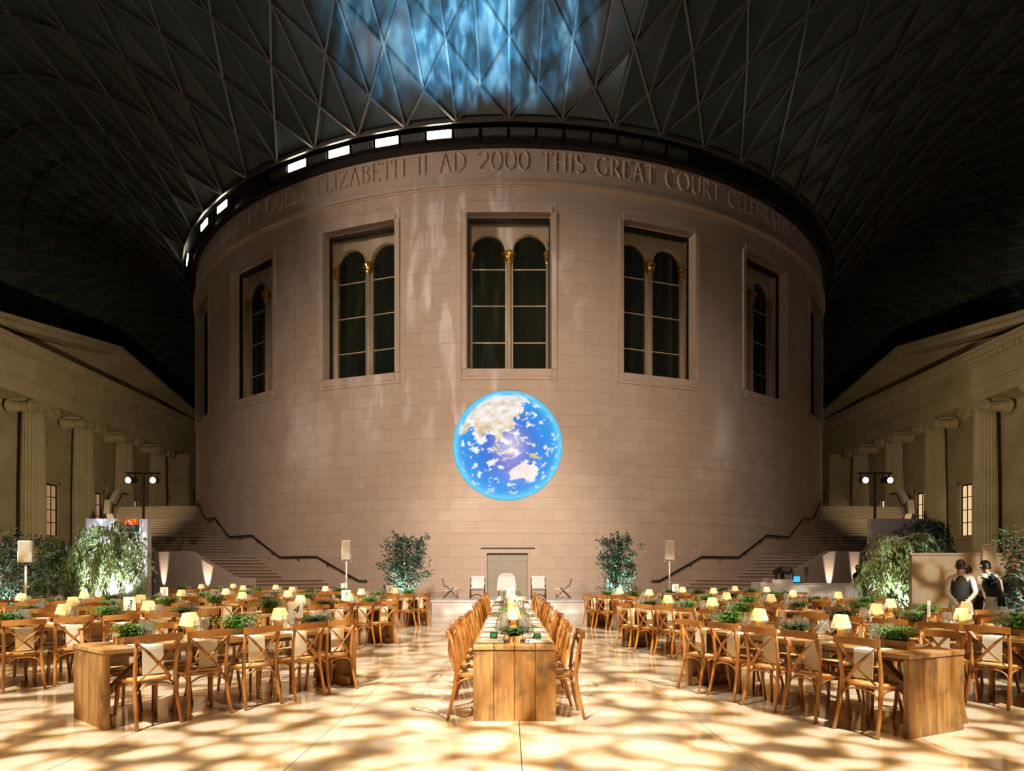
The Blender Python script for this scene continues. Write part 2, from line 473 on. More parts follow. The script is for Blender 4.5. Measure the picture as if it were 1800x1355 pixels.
# ------------------------------------------------------------------ drum windows (local x sideways, y inward, z up)
def make_window():
    parts = {}
    a0, a1 = -HW, HW; oa = math.degrees(1.88 / RD)
    for nm, (p0, p1, z0, z1, n) in {'l': (a0 + .03, -oa, WZ0 + .012, WZ1 - .012, 1), 'r': (oa, a1 - .03, WZ0 + .012, WZ1 - .012, 1),
                                    't': (-oa, oa, 17.32, WZ1 - .012, 5), 'b': (-oa, oa, WZ0 + .012, 10.42, 5)}.items():
        parts.setdefault('surround', []).append(MB().wedge(RD - .32, RD + .004, p0, p1, z0, z1, n).xform(Matrix.Translation((0, RD, 0))).mesh('surround', 'stone_plain'))
    y1 = .50      # reveal
    for s in (-1, 1):
        m = MB().add([(s * 1.88, .02, 10.42), (s * 1.83, y1, 10.42), (s * 1.83, y1, 17.30), (s * 1.88, .02, 17.32),
                      (s * 2.1, .02, 10.42), (s * 2.1, y1, 10.42), (s * 2.1, y1, 17.30), (s * 2.1, .02, 17.32)],
                     [(0, 1, 2, 3), (4, 7, 6, 5), (0, 4, 5, 1), (1, 5, 6, 2), (2, 6, 7, 3), (3, 7, 4, 0)])
        parts.setdefault('reveal', []).append(m.mesh('reveal', 'stone_plain'))
    m = MB().box(-1.9, 1.9, .02, y1, 17.32, 17.6)
    parts['reveal'].append(m.mesh('reveal', 'stone_plain'))
    parts['sill'] = [MB().box(-1.88, 1.88, .0, 1.7, 10.1, 10.42).mesh('sill', 'stone_plain')]
    fr = MB()
    fr.box(-2.0, -1.78, y1, y1 + .16, 10.42, 17.6).box(1.78, 2.0, y1, y1 + .16, 10.42, 17.6).box(-1.8, 1.8, y1, y1 + .10, 17.18, 17.6)
    parts['blind_frame'] = [fr.mesh('blind_frame', 'black_metal')]
    parts['blind_box'] = [MB().box(-1.8, 1.8, y1 + .10, y1 + .34, 17.24, 17.7).mesh('blind_box', 'dark_metal')]
    # old inner window: cream panel with two arched lights
    Y = 1.0; hw = .77; cx = .95; zs = 16.08; top = 18.3; ext = 2.1
    xs = sorted(set([-ext, ext, 0.0] + [s * cx + hw * cos(PI * k / 16) for s in (-1, 1) for k in range(17)]))
    def zo(x):
        for s in (-1, 1):
            d = abs(x - s * cx)
            if d <= hw + 1e-6: return zs + math.sqrt(max(hw * hw - d * d, 0))
        return None
    m = MB()
    for xa, xb in zip(xs[:-1], xs[1:]):
        mid = (xa + xb) / 2
        if zo(mid) is None:
            m.add([(xa, Y, 10.4), (xb, Y, 10.4), (xb, Y, top), (xa, Y, top)], [(0, 1, 2, 3)])
        else:
            za, zb = zo(xa), zo(xb)
            m.add([(xa, Y, za), (xb, Y, zb), (xb, Y, top), (xa, Y, top), (xa, Y + .25, za), (xb, Y + .25, zb)], [(0, 1, 2, 3), (0, 4, 5, 1)])
    for s in (-1, 1):
        for e in (-1, 1):
            x = s * cx + e * hw
            m.add([(x, Y, 10.4), (x, Y + .25, 10.4), (x, Y + .25, zs), (x, Y, zs)], [(0, 1, 2, 3)])
    parts['arched_panel'] = [m.mesh('arched_panel', 'cream_paint')]
    for s in (-1, 1):
        ar = [(s * cx + (hw + .05) * cos(PI * k / 16), Y - .03, zs + (hw + .05) * sin(PI * k / 16)) for k in range(17)]
        parts.setdefault('arch_moulding', []).append(MB().sweep(ar, .07, .06, (0, 1, 0)).mesh('arch_moulding', 'cream_paint'))
    for x, r in ((0, .12), (-cx - hw - .02, .07), (cx + hw + .02, .07)):
        parts.setdefault('colonnette', []).append(MB().lathe([(r * 1.25, 10.42), (r * 1.25, 10.6), (r, 10.66), (r * .92, 15.52)], 10, (x, Y - .02, 0)).mesh('colonnette', 'cream_paint', True))
        cp = MB().lathe([(r * 1.0, 15.50), (r * 1.2, 15.56), (r * 1.15, 15.70), (r * 1.5, 15.90), (r * 1.9, 16.00), (r * 1.9, 16.06)], 10, (x, Y - .02, 0))
        for t in range(3):
            for k in range(8):
                a = 2 * PI * (k + .5 * (t % 2)) / 8; rr = r * (1.15 + .28 * t); zz = 15.58 + .13 * t
                lf = [(x + rr * cos(a), Y - .02 + rr * sin(a), zz), (x + rr * 1.12 * cos(a), Y - .02 + rr * 1.12 * sin(a), zz + .11), (x + rr * 1.4 * cos(a), Y - .02 + rr * 1.4 * sin(a), zz + .15), (x + rr * 1.45 * cos(a), Y - .02 + rr * 1.45 * sin(a), zz + .10)]
                cp.sweep(lf, .07, .03, (-sin(a), cos(a), 0))
        parts.setdefault('gilt_capital', []).append(cp.mesh('gilt_capital', 'gold'))
    bars = [10.28, 11.96, 13.65, 15.32]
    for s in (-1, 1):
        for k, z in enumerate(bars):
            if k: parts.setdefault('glazing_bar', []).append(MB().box(s * cx - hw, s * cx + hw, Y + .12, Y + .18, z - .025, z + .025).mesh('glazing_bar', 'cream_paint'))
            if k < 3:
                parts.setdefault('pane', []).append(MB().box(s * cx - hw, s * cx + hw, Y + .17, Y + .19, z + .025, bars[k + 1] - .025).mesh('pane', 'window_glass'))
        ol = [(s * cx - hw, bars[3]), (s * cx + hw, bars[3])] + [(s * cx + hw * cos(PI * k / 14), zs + hw * sin(PI * k / 14)) for k in range(15)]
        parts['pane'].append(MB().prism(ol, lambda a, b: (a, Y + .17, b), lambda a, b: (a, Y + .19, b)).mesh('pane', 'window_glass'))
    parts['side_wall'] = [MB().box(sx, sx + .05, y1 + .16, Y + .1, 10.4, 18.3).mesh('side_wall', 'cream_paint') for sx in (-1.93, 1.88)]
    return parts
WP = make_window()
WL = {-54: 'leftmost slit of a drum window at the far curve', -36: 'drum window second from the left edge of the drum', -18: 'drum window just left of the window above the globe',
      0: 'central drum window directly above the glowing globe', 18: 'drum window just right of the window above the globe', 36: 'drum window second from the right edge of the drum', 54: 'rightmost slit of a drum window at the far curve'}
for n, a in enumerate(WIN):
    p = dpt(RD, a, 0)
    e = link('window_%d' % (n + 1), None, None, p, R_(a), kind='structure', label=WL[a])
    for nm, ms in WP.items():
        for me in ms:
            link(nm, me, e)

# ------------------------------------------------------------------ inscription: roman capitals drawn stroke by stroke
def arc(cx, cy, rx, ry, a0, a1, n=10): return [(cx + rx * cos(R_(a0 + (a1 - a0) * i / n)), cy + ry * sin(R_(a0 + (a1 - a0) * i / n))) for i in range(n + 1)]
K, T = .11, .07      # thick and thin strokes
def serif(x, y, w=.16): return (T * .8, [(x - w / 2, y), (x + w / 2, y)])
GL = {
 'I': (.30, [(K, [(.15, 0), (.15, 1)]), serif(.15, .02), serif(.15, .98)]),
 'E': (.58, [(K, [(.12, 0), (.12, 1)]), (T, [(.05, .98), (.5, .98), (.5, .86)]), (T, [(.12, .52), (.42, .52)]), (T, [(.05, .02), (.52, .02), (.54, .16)])]),
 'L': (.56, [(K, [(.12, 0), (.12, 1)]), serif(.12, .98), (T, [(.05, .02), (.5, .02), (.53, .17)])]),
 'T': (.70, [(K, [(.35, 0), (.35, 1)]), serif(.35, .02), (T, [(.04, .84), (.05, .98), (.65, .98), (.66, .84)])]),
 'H': (.84, [(K, [(.14, 0), (.14, 1)]), (K, [(.70, 0), (.70, 1)]), (T, [(.14, .52), (.70, .52)]), serif(.14, .02), serif(.14, .98), serif(.70, .02), serif(.70, .98)]),
 'N': (.84, [(T, [(.13, 0), (.13, 1)]), (K, [(.13, .98), (.71, .02)]), (T, [(.71, 0), (.71, 1)]), serif(.13, .02), serif(.1, .98), serif(.71, .98)]),
 'A': (.80, [(T, [(.08, 0), (.40, 1)]), (K, [(.40, 1), (.73, 0)]), (T, [(.20, .36), (.60, .36)]), serif(.08, .02), serif(.73, .02)]),
 'Z': (.68, [(T, [(.07, .85), (.08, .98), (.60, .98)]), (K, [(.60, .98), (.06, .02)]), (T, [(.06, .02), (.62, .02), (.63, .17)])]),
 'Y': (.76, [(K, [(.08, 1), (.38, .5)]), (T, [(.68, 1), (.38, .5)]), (K, [(.38, .5), (.38, 0)]), serif(.38, .02), serif(.1, .98), serif(.66, .98)]),
 'M': (1.0, [(T, [(.14, 0), (.2, 1)]), (K, [(.2, 1), (.5, .05)]), (T, [(.5, .05), (.8, 1)]), (K, [(.8, 1), (.86, 0)]), serif(.14, .02), serif(.86, .02)]),
 'J': (.36, [(K, [(.2, 1), (.2, 0), (.14, -.14), (.02, -.18)]), serif(.2, .98)]),
 'U': (.82, [(K, [(.14, 1), (.14, .35)] + arc(.41, .33, .27, .32, 180, 360)), (T, [(.68, .33), (.68, 1)]), serif(.14, .98), serif(.68, .98)]),
 'S': (.56, [(K, arc(.28, .74, .2, .24, 35, 270) + arc(.28, .26, .22, .24, 90, -145))]),
 'D': (.82, [(K, [(.13, 0), (.13, 1)]), (K, [(.06, .98), (.3, .98)] + arc(.3, .5, .44, .48, 90, -90) + [(.06, .02)])]),
 'B': (.66, [(K, [(.13, 0), (.13, 1)]), (T, [(.06, .98), (.28, .98)] + arc(.28, .76, .22, .22, 90, -90) + [(.13, .54)]), (K, [(.28, .54)] + arc(.28, .28, .28, .26, 90, -90) + [(.06, .02)])]),
 'R': (.74, [(K, [(.13, 0), (.13, 1)]), (T, [(.06, .98), (.28, .98)] + arc(.28, .73, .26, .25, 90, -90) + [(.13, .48)]), (K, [(.32, .48), (.68, 0)]), serif(.13, .02), serif(.68, .02)]),
 'C': (.84, [(K, arc(.46, .5, .39, .5, 48, 312, 16)), serif(.72, .86, .03)]),
 'G': (.88, [(K, arc(.46, .5, .39, .5, 48, 318, 16)), (K, [(.74, .18), (.74, .44)]), serif(.72, .44)]),
 'O': (.96, [(K, arc(.48, .5, .41, .5, 0, 360, 22))]),
 'Q': (.98, [(K, arc(.48, .5, .41, .5, 0, 360, 22)), (T, [(.5, .06), (.72, -.1), (1.0, -.2)])]),
 '2': (.70, [(K, arc(.34, .72, .26, .27, 160, -35) + [(.1, .04)]), (K, [(.06, .04), (.64, .04)])]),
 '0': (.74, [(K, arc(.37, .5, .31, .5, 0, 360, 22))]),
}
LH = .83; LZ = 19.16; R1 = RD + .005
def letter(ch, x0, parent):
    wd, st = GL[ch]
    m = MB()
    for tw, pl in st:
        n = len(pl); out = []
        for i, p in enumerate(pl):
            a = pl[max(i - 1, 0)]; b = pl[min(i + 1, n - 1)]
            if n > 3 and pl[0] == pl[-1] and i in (0, n - 1): a, b = pl[-2], pl[1]
            dx, dy = b[0] - a[0], b[1] - a[1]; l = math.hypot(dx, dy) or 1
            out.append((p, (-dy / l * tw / 2, dx / l * tw / 2)))
        vs = []
        for p, nn in out:
            for sg, dr_ in ((-1, .002), (0, .07), (1, .002)):
                X = (x0 + (p[0] + nn[0] * sg) * LH * .86); Z = (p[1] + nn[1] * sg) * LH + LZ
                ph = X / RD; rr = R1 + dr_
                vs.append((rr * sin(ph), -rr * cos(ph), Z))
        fs = []
        for i in range(n - 1):
            for k in (0, 1): fs.append((i * 3 + k, i * 3 + k + 1, i * 3 + 4 + k, i * 3 + 3 + k))
        m.add(vs, fs)
    m.build('letter', 'stone_plain', parent)
    return wd * LH * .86
def run(txt, x, parent, sign=1):
    for ch in txt:
        if ch == ' ': x += .44; continue
        x += letter(ch, x, parent) + .07
    return x
def width(txt): return sum(.44 if c == ' ' else GL[c][0] * LH * .86 + .07 for c in txt)
run('2000 THIS GREAT COURT CELEBRATING THE', -1.40, drum)
L0 = 'MAJESTY QUEEN ELIZABETH II AD '
run(L0, -1.40 - width(L0), drum)

# smaller engraved lines on the drum
def text_mesh(body, size, shear=0.0, align='LEFT'):
    cu = bpy.data.curves.new('text', 'FONT'); cu.body = body; cu.size = size; cu.shear = shear; cu.align_x = align
    cu.resolution_u = 2
    o = bpy.data.objects.new('text', cu); COL.objects.link(o)
    dg = bpy.context.evaluated_depsgraph_get()
    me = bpy.data.meshes.new_from_object(o.evaluated_get(dg))
    bpy.data.objects.remove(o); bpy.data.curves.remove(cu)
    return me
def drum_text(body, size, phi, z, sx=.8):
    me = text_mesh(body, size)
    n = len(me.vertices)
    b = MB()
    vs = [(v.co.x * sx, v.co.y) for v in me.vertices]
    def P(x, y, d):
        a = R_(phi) + x / RD; r = RD + d
        return (r * sin(a), -r * cos(a), z + y)
    b.v = [P(x, y, .010) for x, y in vs] + [P(x, y, -.004) for x, y in vs]
    cnt = {}
    for p in me.polygons:
        t = tuple(p.vertices); b.f.append(t); b.mi.append(0)
        for i in range(len(t)):
            e = (t[i], t[(i + 1) % len(t)]); cnt[tuple(sorted(e))] = cnt.get(tuple(sorted(e)), []) + [e]
    for k, es in cnt.items():
        if len(es) == 1:
            i, j = es[0]; b.f.append((j, i, i + n, j + n)); b.mi.append(0)
    bpy.data.meshes.remove(me)
    b.build('engraved_line', 'stone_pale', drum)
for i, t in enumerate(['American Friends of the', 'British Museum', 'Walter and Leonore Annenberg', 'Asahi Shimbun', 'For', '', 'The Garfield Weston Gallery', 'Education Foundation and', 'the Hotung Family Foundation']):
    if t: drum_text(t, .62, 23.4, 7.75 - i * .66 + (.12 if i in (1,) else 0), .74)
drum_text('The Weston Gallery', .62, -23.0, 3.55, .74)
drum_text('The Hotung Gallery and Family', .62, 10.2, 3.02, .74)
drum_text('Hotung Gallery', .62, 13.6, 2.38, .74)

# ------------------------------------------------------------------ gutter ring and floodlights round the drum's head
ring = MB().wedge(RD - .2, RD + .30, -100, 100, 20.12, 20.30, 140)
ring.wedge(RD + .05, RD + .18, -100, 100, 20.30, 20.78, 140)
ring.wedge(RD - .2, RD + .26, -100, 100, 20.78, 20.98, 140)
ring.wedge(RD - .2, RD + .82, -100, 100, 21.0, 21.05, 140)
ring.build('gutter_ring', 'black_metal', kind='structure', label='black gutter ring between the drum and the glass roof').location = (0, YC, 0)
hous = MB().box(-.56, .56, -.10, .16, -.19, .19).mesh('housing', 'dark_metal')
grl = MB()
for k in range(12): grl.box(-.53 + k * .09, -.51 + k * .09, -.14, -.10, -.16, .16)
grl = grl.mesh('grille', 'black_metal')
lens_on = MB().box(-.53, .53, -.125, -.10, -.16, .16).mesh('lens', 'lamp_lit')
lens_off = MB().box(-.53, .53, -.125, -.10, -.16, .16).mesh('lens', 'lamp_off')
LIT = {-7.6: 1, -13.6: 1, -19.6: 1, -25.6: 1, -40.6: 1, -46.6: 1, -58.6: 1}
cnt_on = cnt_off = 0
for k in range(44):
    a = round(-64.6 + 3 * k, 1)
    if 21 < a: continue
    on = a in LIT
    if not on and a < -29: continue
    cnt_on += on; cnt_off += (not on)
    lab = ('lit floodlight on the drum rim, %s lit one counted from the far left' % ORD[cnt_on - 1]) if on else ('unlit floodlight on the drum rim, %s unlit one from the left' % (ORD + ['eleventh', 'twelfth', 'thirteenth', 'fourteenth', 'fifteenth', 'sixteenth', 'seventeenth', 'eighteenth'])[cnt_off - 1])
    e = empty('floodlight', dpt(RD + .42, a, 20.50), R_(a), label=lab, cat='floodlight', group='floodlights round the rim of the drum')
    link('housing', hous, e); link('lens', lens_on if on else lens_off, e)
    if not on: link('grille', grl, e)
    if a in (-13.6, -25.6):
        p = dpt(RD + .60, a, 20.45)
        spot('rim_floodlight', p, (p[0] * .55 + (1.2 if a > -12 else -1.0), 11.5, 0), 7000, 55, (1, .86, .66), .8, .06, leaf(24, .8, 1, a))

# ------------------------------------------------------------------ glass roof: steel triangle lattice
NJ, KR = 64, 15
def bnd(phi):
    n = 6.0
    return 1 / ((abs(sin(phi)) / 36.3) ** n + (abs(cos(phi)) / 49.0) ** n) ** (1 / n)
def node(k, j):
    phi = (j + .5 * (k % 2)) * 2 * PI / NJ
    p = 1 + .22 * cos(phi) ** 2
    t = (k / KR) ** p
    r0 = RD + .75; r1 = bnd(phi); sp = r1 - r0
    B = 5.5 * (sp / 26) ** .55
    z = 20.95 + (19.5 - 20.95) * t + 4 * B * t * (1 - t)
    r = r0 + sp * t
    return Vector((r * sin(phi), YC - r * cos(phi), z))
roof = link('roof_glazing', None, None, (0, 0, 0), 0, kind='structure', label='vaulted glass roof on a lattice of steel triangles')
nodes = {}
for k in range(KR + 1):
    for j in range(-NJ // 2, NJ // 2): nodes[(k, j)] = node(k, j)
def ND(k, j): return nodes[(k, (j + NJ // 2) % NJ - NJ // 2)]
tris, edges = [], set()
def sd(k, j): return (j - 1, j) if k % 2 == 0 else (j, j + 1)    # neighbours of (k,j) in row k+1
for j in range(-NJ // 2, NJ // 2):
    for k in range(KR):
        a, b = sd(k, j)
        edges.add(((k, j), (k + 1, a))); edges.add(((k, j), (k + 1, b)))
        if k + 2 <= KR:
            edges.add(((k, j), (k + 2, j)))
            for s in (a, b): tris.append(((k, j), (k + 1, s), (k + 2, j)))
        else:
            edges.add(((KR, a), (KR, b))); tris.append(((k, j), (KR, a), (KR, b)))
    edges.add(((0, j), (0, j + 1))); tris.append(((0, j), (0, j + 1), (1, j)))
def scr(p):
    if p.y < 1.5: return None
    return (895 + 1085 * p.x / p.y, 1002 - 1085 * (p.z - 1.54) / p.y)
def vis(ps):
    q = [scr(p) for p in ps]
    if any(s is None for s in q): return None
    if max(s[0] for s in q) < -90 or min(s[0] for s in q) > 1890 or max(s[1] for s in q) < -90: return None
    return q
cand = []
for t in tris:
    ps = [ND(*n) for n in t]; q = vis(ps)
    if not q: continue
    ar = abs((q[1][0] - q[0][0]) * (q[2][1] - q[0][1]) - (q[2][0] - q[0][0]) * (q[1][1] - q[0][1]))
    cand.append((ar, ps))
cand.sort(key=lambda x: -x[0])
field = MB()
for i, (ar, ps) in enumerate(cand):
    c = sum(ps, Vector()) / 3
    n = (ps[1] - ps[0]).cross(ps[2] - ps[0]).normalized()
    if n.z < 0: n = -n
    q = [p + (c - p) * .012 for p in ps]
    vs = [tuple(p + n * .02) for p in q] + [tuple(p + n * .05) for p in q]
    fs = [(0, 1, 2), (3, 4, 5), (0, 1, 4, 3), (1, 2, 5, 4), (2, 0, 3, 5)]
    if i < 300: MB().add(vs, fs).build('pane', 'roof_glass', roof)
    else: field.add(vs, fs)
field.build('pane_field', 'roof_glass', roof, kind='stuff')
ec = []
for a, b in edges:
    pa, pb = ND(*a), ND(*b); q = vis([pa, pb])
    if q: ec.append((math.hypot(q[0][0] - q[1][0], q[0][1] - q[1][1]), pa, pb))
ec.sort(key=lambda x: (-round(x[0], 3), tuple(x[1])))
bf = MB()
for i, (l, pa, pb) in enumerate(ec):
    up = Vector((0, 0, 1))
    d = (pb - pa).normalized(); sdv = d.cross(up).normalized(); dn = sdv.cross(d).normalized()
    a, b = pa - dn * .07, pb - dn * .07
    m = MB() if i < 300 else bf
    m.sweep([tuple(a), tuple(b)], .085, .17, tuple(sdv))
    if i < 300: m.build('steel_beam', 'steel', roof)
bf.build('steel_beam_field', 'steel', roof, kind='stuff')
# ------------------------------------------------------------------ side facades with porticos
XF, XW, XP = 31.0, 32.3, 30.0          # column axis, wall face, cornice face
YCOL = [40.2, 44.95, 49.7, 54.45]
Y0, Y1 = 35.0, 59.7
def flute_me():
    m = MB(); seg = 60; vs = []; prof = [(.78, 2.6), (.78, 2.75), (.72, 2.95), (.70, 3.1), (.69, 7.0), (.60, 11.75)]
    for r, z in prof:
        for k in range(seg):
            rr = r * (1.0 if k % 3 != 1 or z < 3.05 else .90)
            a = 2 * PI * k / seg; vs.append((rr * cos(a), rr * sin(a), z))
    fs = []
    for i in range(len(prof) - 1):
        for k in range(seg): fs.append((i * seg + k, i * seg + (k + 1) % seg, i * seg + seg + (k + 1) % seg, i * seg + seg + k))
    return m.add(vs, fs).mesh('shaft', 'old_stone')
def capital_me():
    """ionic capital, volutes facing the court (local -x)"""
    m = MB()
    m.lathe([(.60, 11.75), (.66, 11.80), (.66, 11.86), (.62, 11.90), (.74, 12.12)], 24)
    m.box(-.78, .78, -.86, .86, 12.30, 12.46)
    m.box(-.70, .70, -.80, .80, 12.10, 12.32)
    for s in (-1, 1):
        for fx in (-1, 1):
            y = s * .86
            prof = [(.02, 0), (.46, 0), (.46, .16), (.38, .16), (.38, .04), (.28, .04), (.28, .16), (.20, .16), (.20, .04), (.12, .04), (.12, .18), (.01, .18)]
            vs = []; seg = 18
            for r, h in prof:
                for k in range(seg):
                    a = 2 * PI * k / seg; vs.append((fx * (.66 + h), y + r * cos(a), 11.98 + r * sin(a)))
            fs = []
            for i in range(len(prof) - 1):
                for k in range(seg): fs.append((i * seg + k, i * seg + (k + 1) % seg, i * seg + seg + (k + 1) % seg, i * seg + seg + k))
            m.add(vs, fs)
        m.tube([(-.66, s * .86, 11.98), (0, s * .86, 11.98), (.66, s * .86, 11.98)], [.38, .30, .38], 14)
    return m.mesh('capital', 'old_stone')
shaft, capital = flute_me(), capital_me()
FW = {}
def fw_meshes(lit):
    # local: x out of the wall toward the court is -x on the right facade, y along, z up
    d = {}
    d['architrave'] = [MB().box(-.10, .06, -1.05, -.75, 3.9, 7.85).mesh('architrave', 'old_stone'), MB().box(-.10, .06, .75, 1.05, 3.9, 7.85).mesh('architrave', 'old_stone'), MB().box(-.10, .06, -1.05, 1.05, 7.6, 7.9).mesh('architrave', 'old_stone')]
    h = MB().box(-.16, .06, -1.1, 1.1, 7.9, 8.2).box(-.36, .06, -1.4, 1.4, 8.2, 8.38).box(-.46, .06, -1.5, 1.5, 8.38, 8.5)
    d['hood'] = [h.mesh('hood', 'old_stone')]
    d['bracket'] = [MB().prism([(0, 7.5), (-.2, 7.6), (-.3, 8.0), (-.34, 8.2), (0, 8.2)], lambda a, b: (a, y - .1, b), lambda a, b: (a, y + .1, b)).mesh('bracket', 'old_stone') for y in (-1.22, 1.22)]
    d['sill'] = [MB().box(-.22, .06, -1.15, 1.15, 3.7, 3.92).mesh('sill', 'old_stone')]
    d['window_frame'] = [MB().box(.02, .12, -.75, -.66, 3.9, 7.6).box(.02, .12, .66, .75, 3.9, 7.6).box(.02, .12, -.75, .75, 7.5, 7.6).box(.02, .12, -.75, .75, 3.9, 4.0).mesh('window_frame', 'black_metal')]
    d['reveal'] = [MB().box(-.05, .3, s * .75 - .01, s * .75 + .01, 3.9, 7.6).mesh('reveal', 'old_stone') for s in (-1, 1)]
    d['glazing_bar'] = [MB().box(.04, .09, -.68, .68, z - .03, z + .03).mesh('glazing_bar', 'black_metal') for z in (4.9, 5.8, 6.7)] + [MB().box(.04, .09, y - .03, y + .03, 4, 7.5).mesh('glazing_bar', 'black_metal') for y in (-.22, .22)]
    d['pane'] = []
    for y0, y1 in ((-.66, -.24), (-.20, .20), (.24, .66)):
        for z0, z1 in ((4, 4.88), (4.92, 5.78), (5.82, 6.68), (6.72, 7.5)):
            d['pane'].append(MB().box(.07, .085, y0, y1, z0, z1).mesh('pane', lit))
    return d
WALLS = {}
for side, nm, word in ((-1, 'left', 'west'), (1, 'right', 'east')):
    S = lambda x: side * x
    def bx(m, x0, x1, *a): return m.box(min(S(x0), S(x1)), max(S(x0), S(x1)), *a)
    wl = link('wall_' + nm, None, None, (0, 0, 0), 0, kind='structure', label='%s facade of warm old stone with fluted columns and pediment' % nm)
    # wall behind the columns, cut round the windows
    bays = [(YCOL[i] + YCOL[i + 1]) / 2 + .78 for i in range(3)] + [57.6]
    holes = [(y - .75, y + .75, 3.9, 7.6) for y in bays]
    wm = MB()
    for r in cut((30.0, 78.0, 0, 12.6), holes): bx(wm, XW, XW + .5, r[0], r[1], r[2], r[3])
    wm.build('wall_face', 'old_stone', wl)
    # joints: raised ashlar courses
    am = MB(); row = 0
    z = 0.0
    stones = []
    while z < 12.4:
        y = 30.0 + (row % 2) * 1.1
        while y < 62:
            for r in cut((y, y + 2.2, z, z + 1.05), [(h[0] - .35, h[1] + .35, h[2] - .25, h[3] + 1.0) for h in holes]):
                stones.append(r)
            y += 2.2
        z += 1.05; row += 1
    for i, r in enumerate(stones):
        m = MB() if i < 150 else am
        bx(m, XW - .035, XW + .01, r[0] + .008, r[1] - .008, r[2] + .008, r[3] - .008)
        if i < 150: m.build('ashlar_block', 'old_stone', wl)
    am.build('ashlar_field', 'old_stone', wl, kind='stuff')
    # columns
    for y in YCOL:
        link('shaft', shaft, wl, (S(XF), y, 0)); link('capital', capital, wl, (S(XF), y, 0))
        bx(MB(), XF - .9, XF + .9, y - .9, y + .9, 2.35, 2.62).build('plinth', 'old_stone', wl)
    # end piers (antae) with their caps
    for y in (35.4, 59.2):
        bx(MB(), XF - .72, XW + .1, y - .85, y + .85, 0, 12.0).build('pier', 'old_stone', wl)
        pc = MB()
        bx(pc, XF - .80, XW + .1, y - .95, y + .95, 12.0, 12.16); bx(pc, XF - .90, XW + .1, y - 1.03, y + 1.03, 12.16, 12.46)
        pc.build('pier_cap', 'old_stone', wl)
    bx(MB(), XF - 1.1, XW, Y0, Y1, 0, 2.36).build('podium', 'old_stone', wl)
    # entablature
    en = MB()
    for x, z0, z1 in ((.72, 12.46, 12.85), (.78, 12.85, 13.25), (.84, 13.25, 13.45), (.72, 13.45, 14.75), (.80, 14.75, 14.9)):
        bx(en, XF - x, XW + .4, Y0 - .1, Y1 + .1, z0, z1)
    en.build('entablature', 'old_stone', wl)
    dn = []
    nd = int((Y1 - Y0) / .42)
    dm = MB(); bx(dm, XF - 1.0, XF - .7, -.12, .12, 14.9, 15.18); dme = dm.mesh('dentil', 'old_stone')
    for k in range(nd): link('dentil', dme, wl, (0, Y0 + .2 + k * .42, 0))
    co = MB()
    bx(co, XF - .74, XW + .4, Y0 - .2, Y1 + .2, 14.9, 15.18); bx(co, XF - 1.15, XW + .4, Y0 - .5, Y1 + .5, 15.18, 15.5)
    bx(co, XF - 1.3, XW + .4, Y0 - .65, Y1 + .65, 15.5, 15.72)
    co.build('cornice', 'old_stone', wl)
    # pediment
    ya, yb, ym = Y0 - .65, Y1 + .65, (Y0 + Y1) / 2
    za, zt = 15.72, 18.05
    x0, x1 = S(XF + .15), S(XW + .4)
    MB().prism([(ya + 1, za), (yb - 1, za), (ym, zt)], lambda a, b: (x0, a, b), lambda a, b: (x1, a, b)).build('tympanum', 'old_stone', wl)
    for (e, lab) in ((ya, 0), (yb, 1)):
        for off, h, xx in ((.0, .34, XF - 1.0), (.34, .30, XF - 1.3)):
            xa, xb = S(xx), S(XW + .4)
            pl = [(e, za + off), (ym, zt + off), (ym, zt + off + h), (e, za + off + h)]
            MB().prism(pl, lambda a, b: (xa, a, b), lambda a, b: (xb, a, b)).build('raking_cornice', 'old_stone', wl)
    # attic wall above, out to the roof edge
    bx(MB(), 36.4, 36.9, -2, 100, 0, 21).build('attic_wall', 'old_stone', wl)
    bx(MB(), XW + .3, 36.5, 20, 90, 12.6, 13.0).build('ledge', 'old_stone', wl)
    bx(MB(), XW, XW + .4, 60.3, 90, 12.6, 15.7).build('attic_face', 'old_stone', wl)
    bx(MB(), XW, XW + .4, 20, 34.3, 0, 15.7).build('near_wall', 'old_stone', wl)
    lit = 'dim_window' if side < 0 else 'lit_window'
    if lit not in FW: FW[lit] = fw_meshes(lit)
    for i, y in enumerate(bays):
        e = link('window_%d' % (8 + i + (4 if side > 0 else 0)), None, None, (S(XW), y, 0), 0, kind='structure',
                 label='%s window of the %s facade counted from the camera' % (ORD[i], nm))
        e.scale = (-side * -1, 1, 1) if side > 0 else (-1, 1, 1)
        for part, ms in FW[lit].items():
            for me in ms: link(part, me, e)
MB().box(-37, 37, 96, 97, 0, 21).build('wall_back', 'old_stone', kind='structure', label='far wall of the court behind the drum')

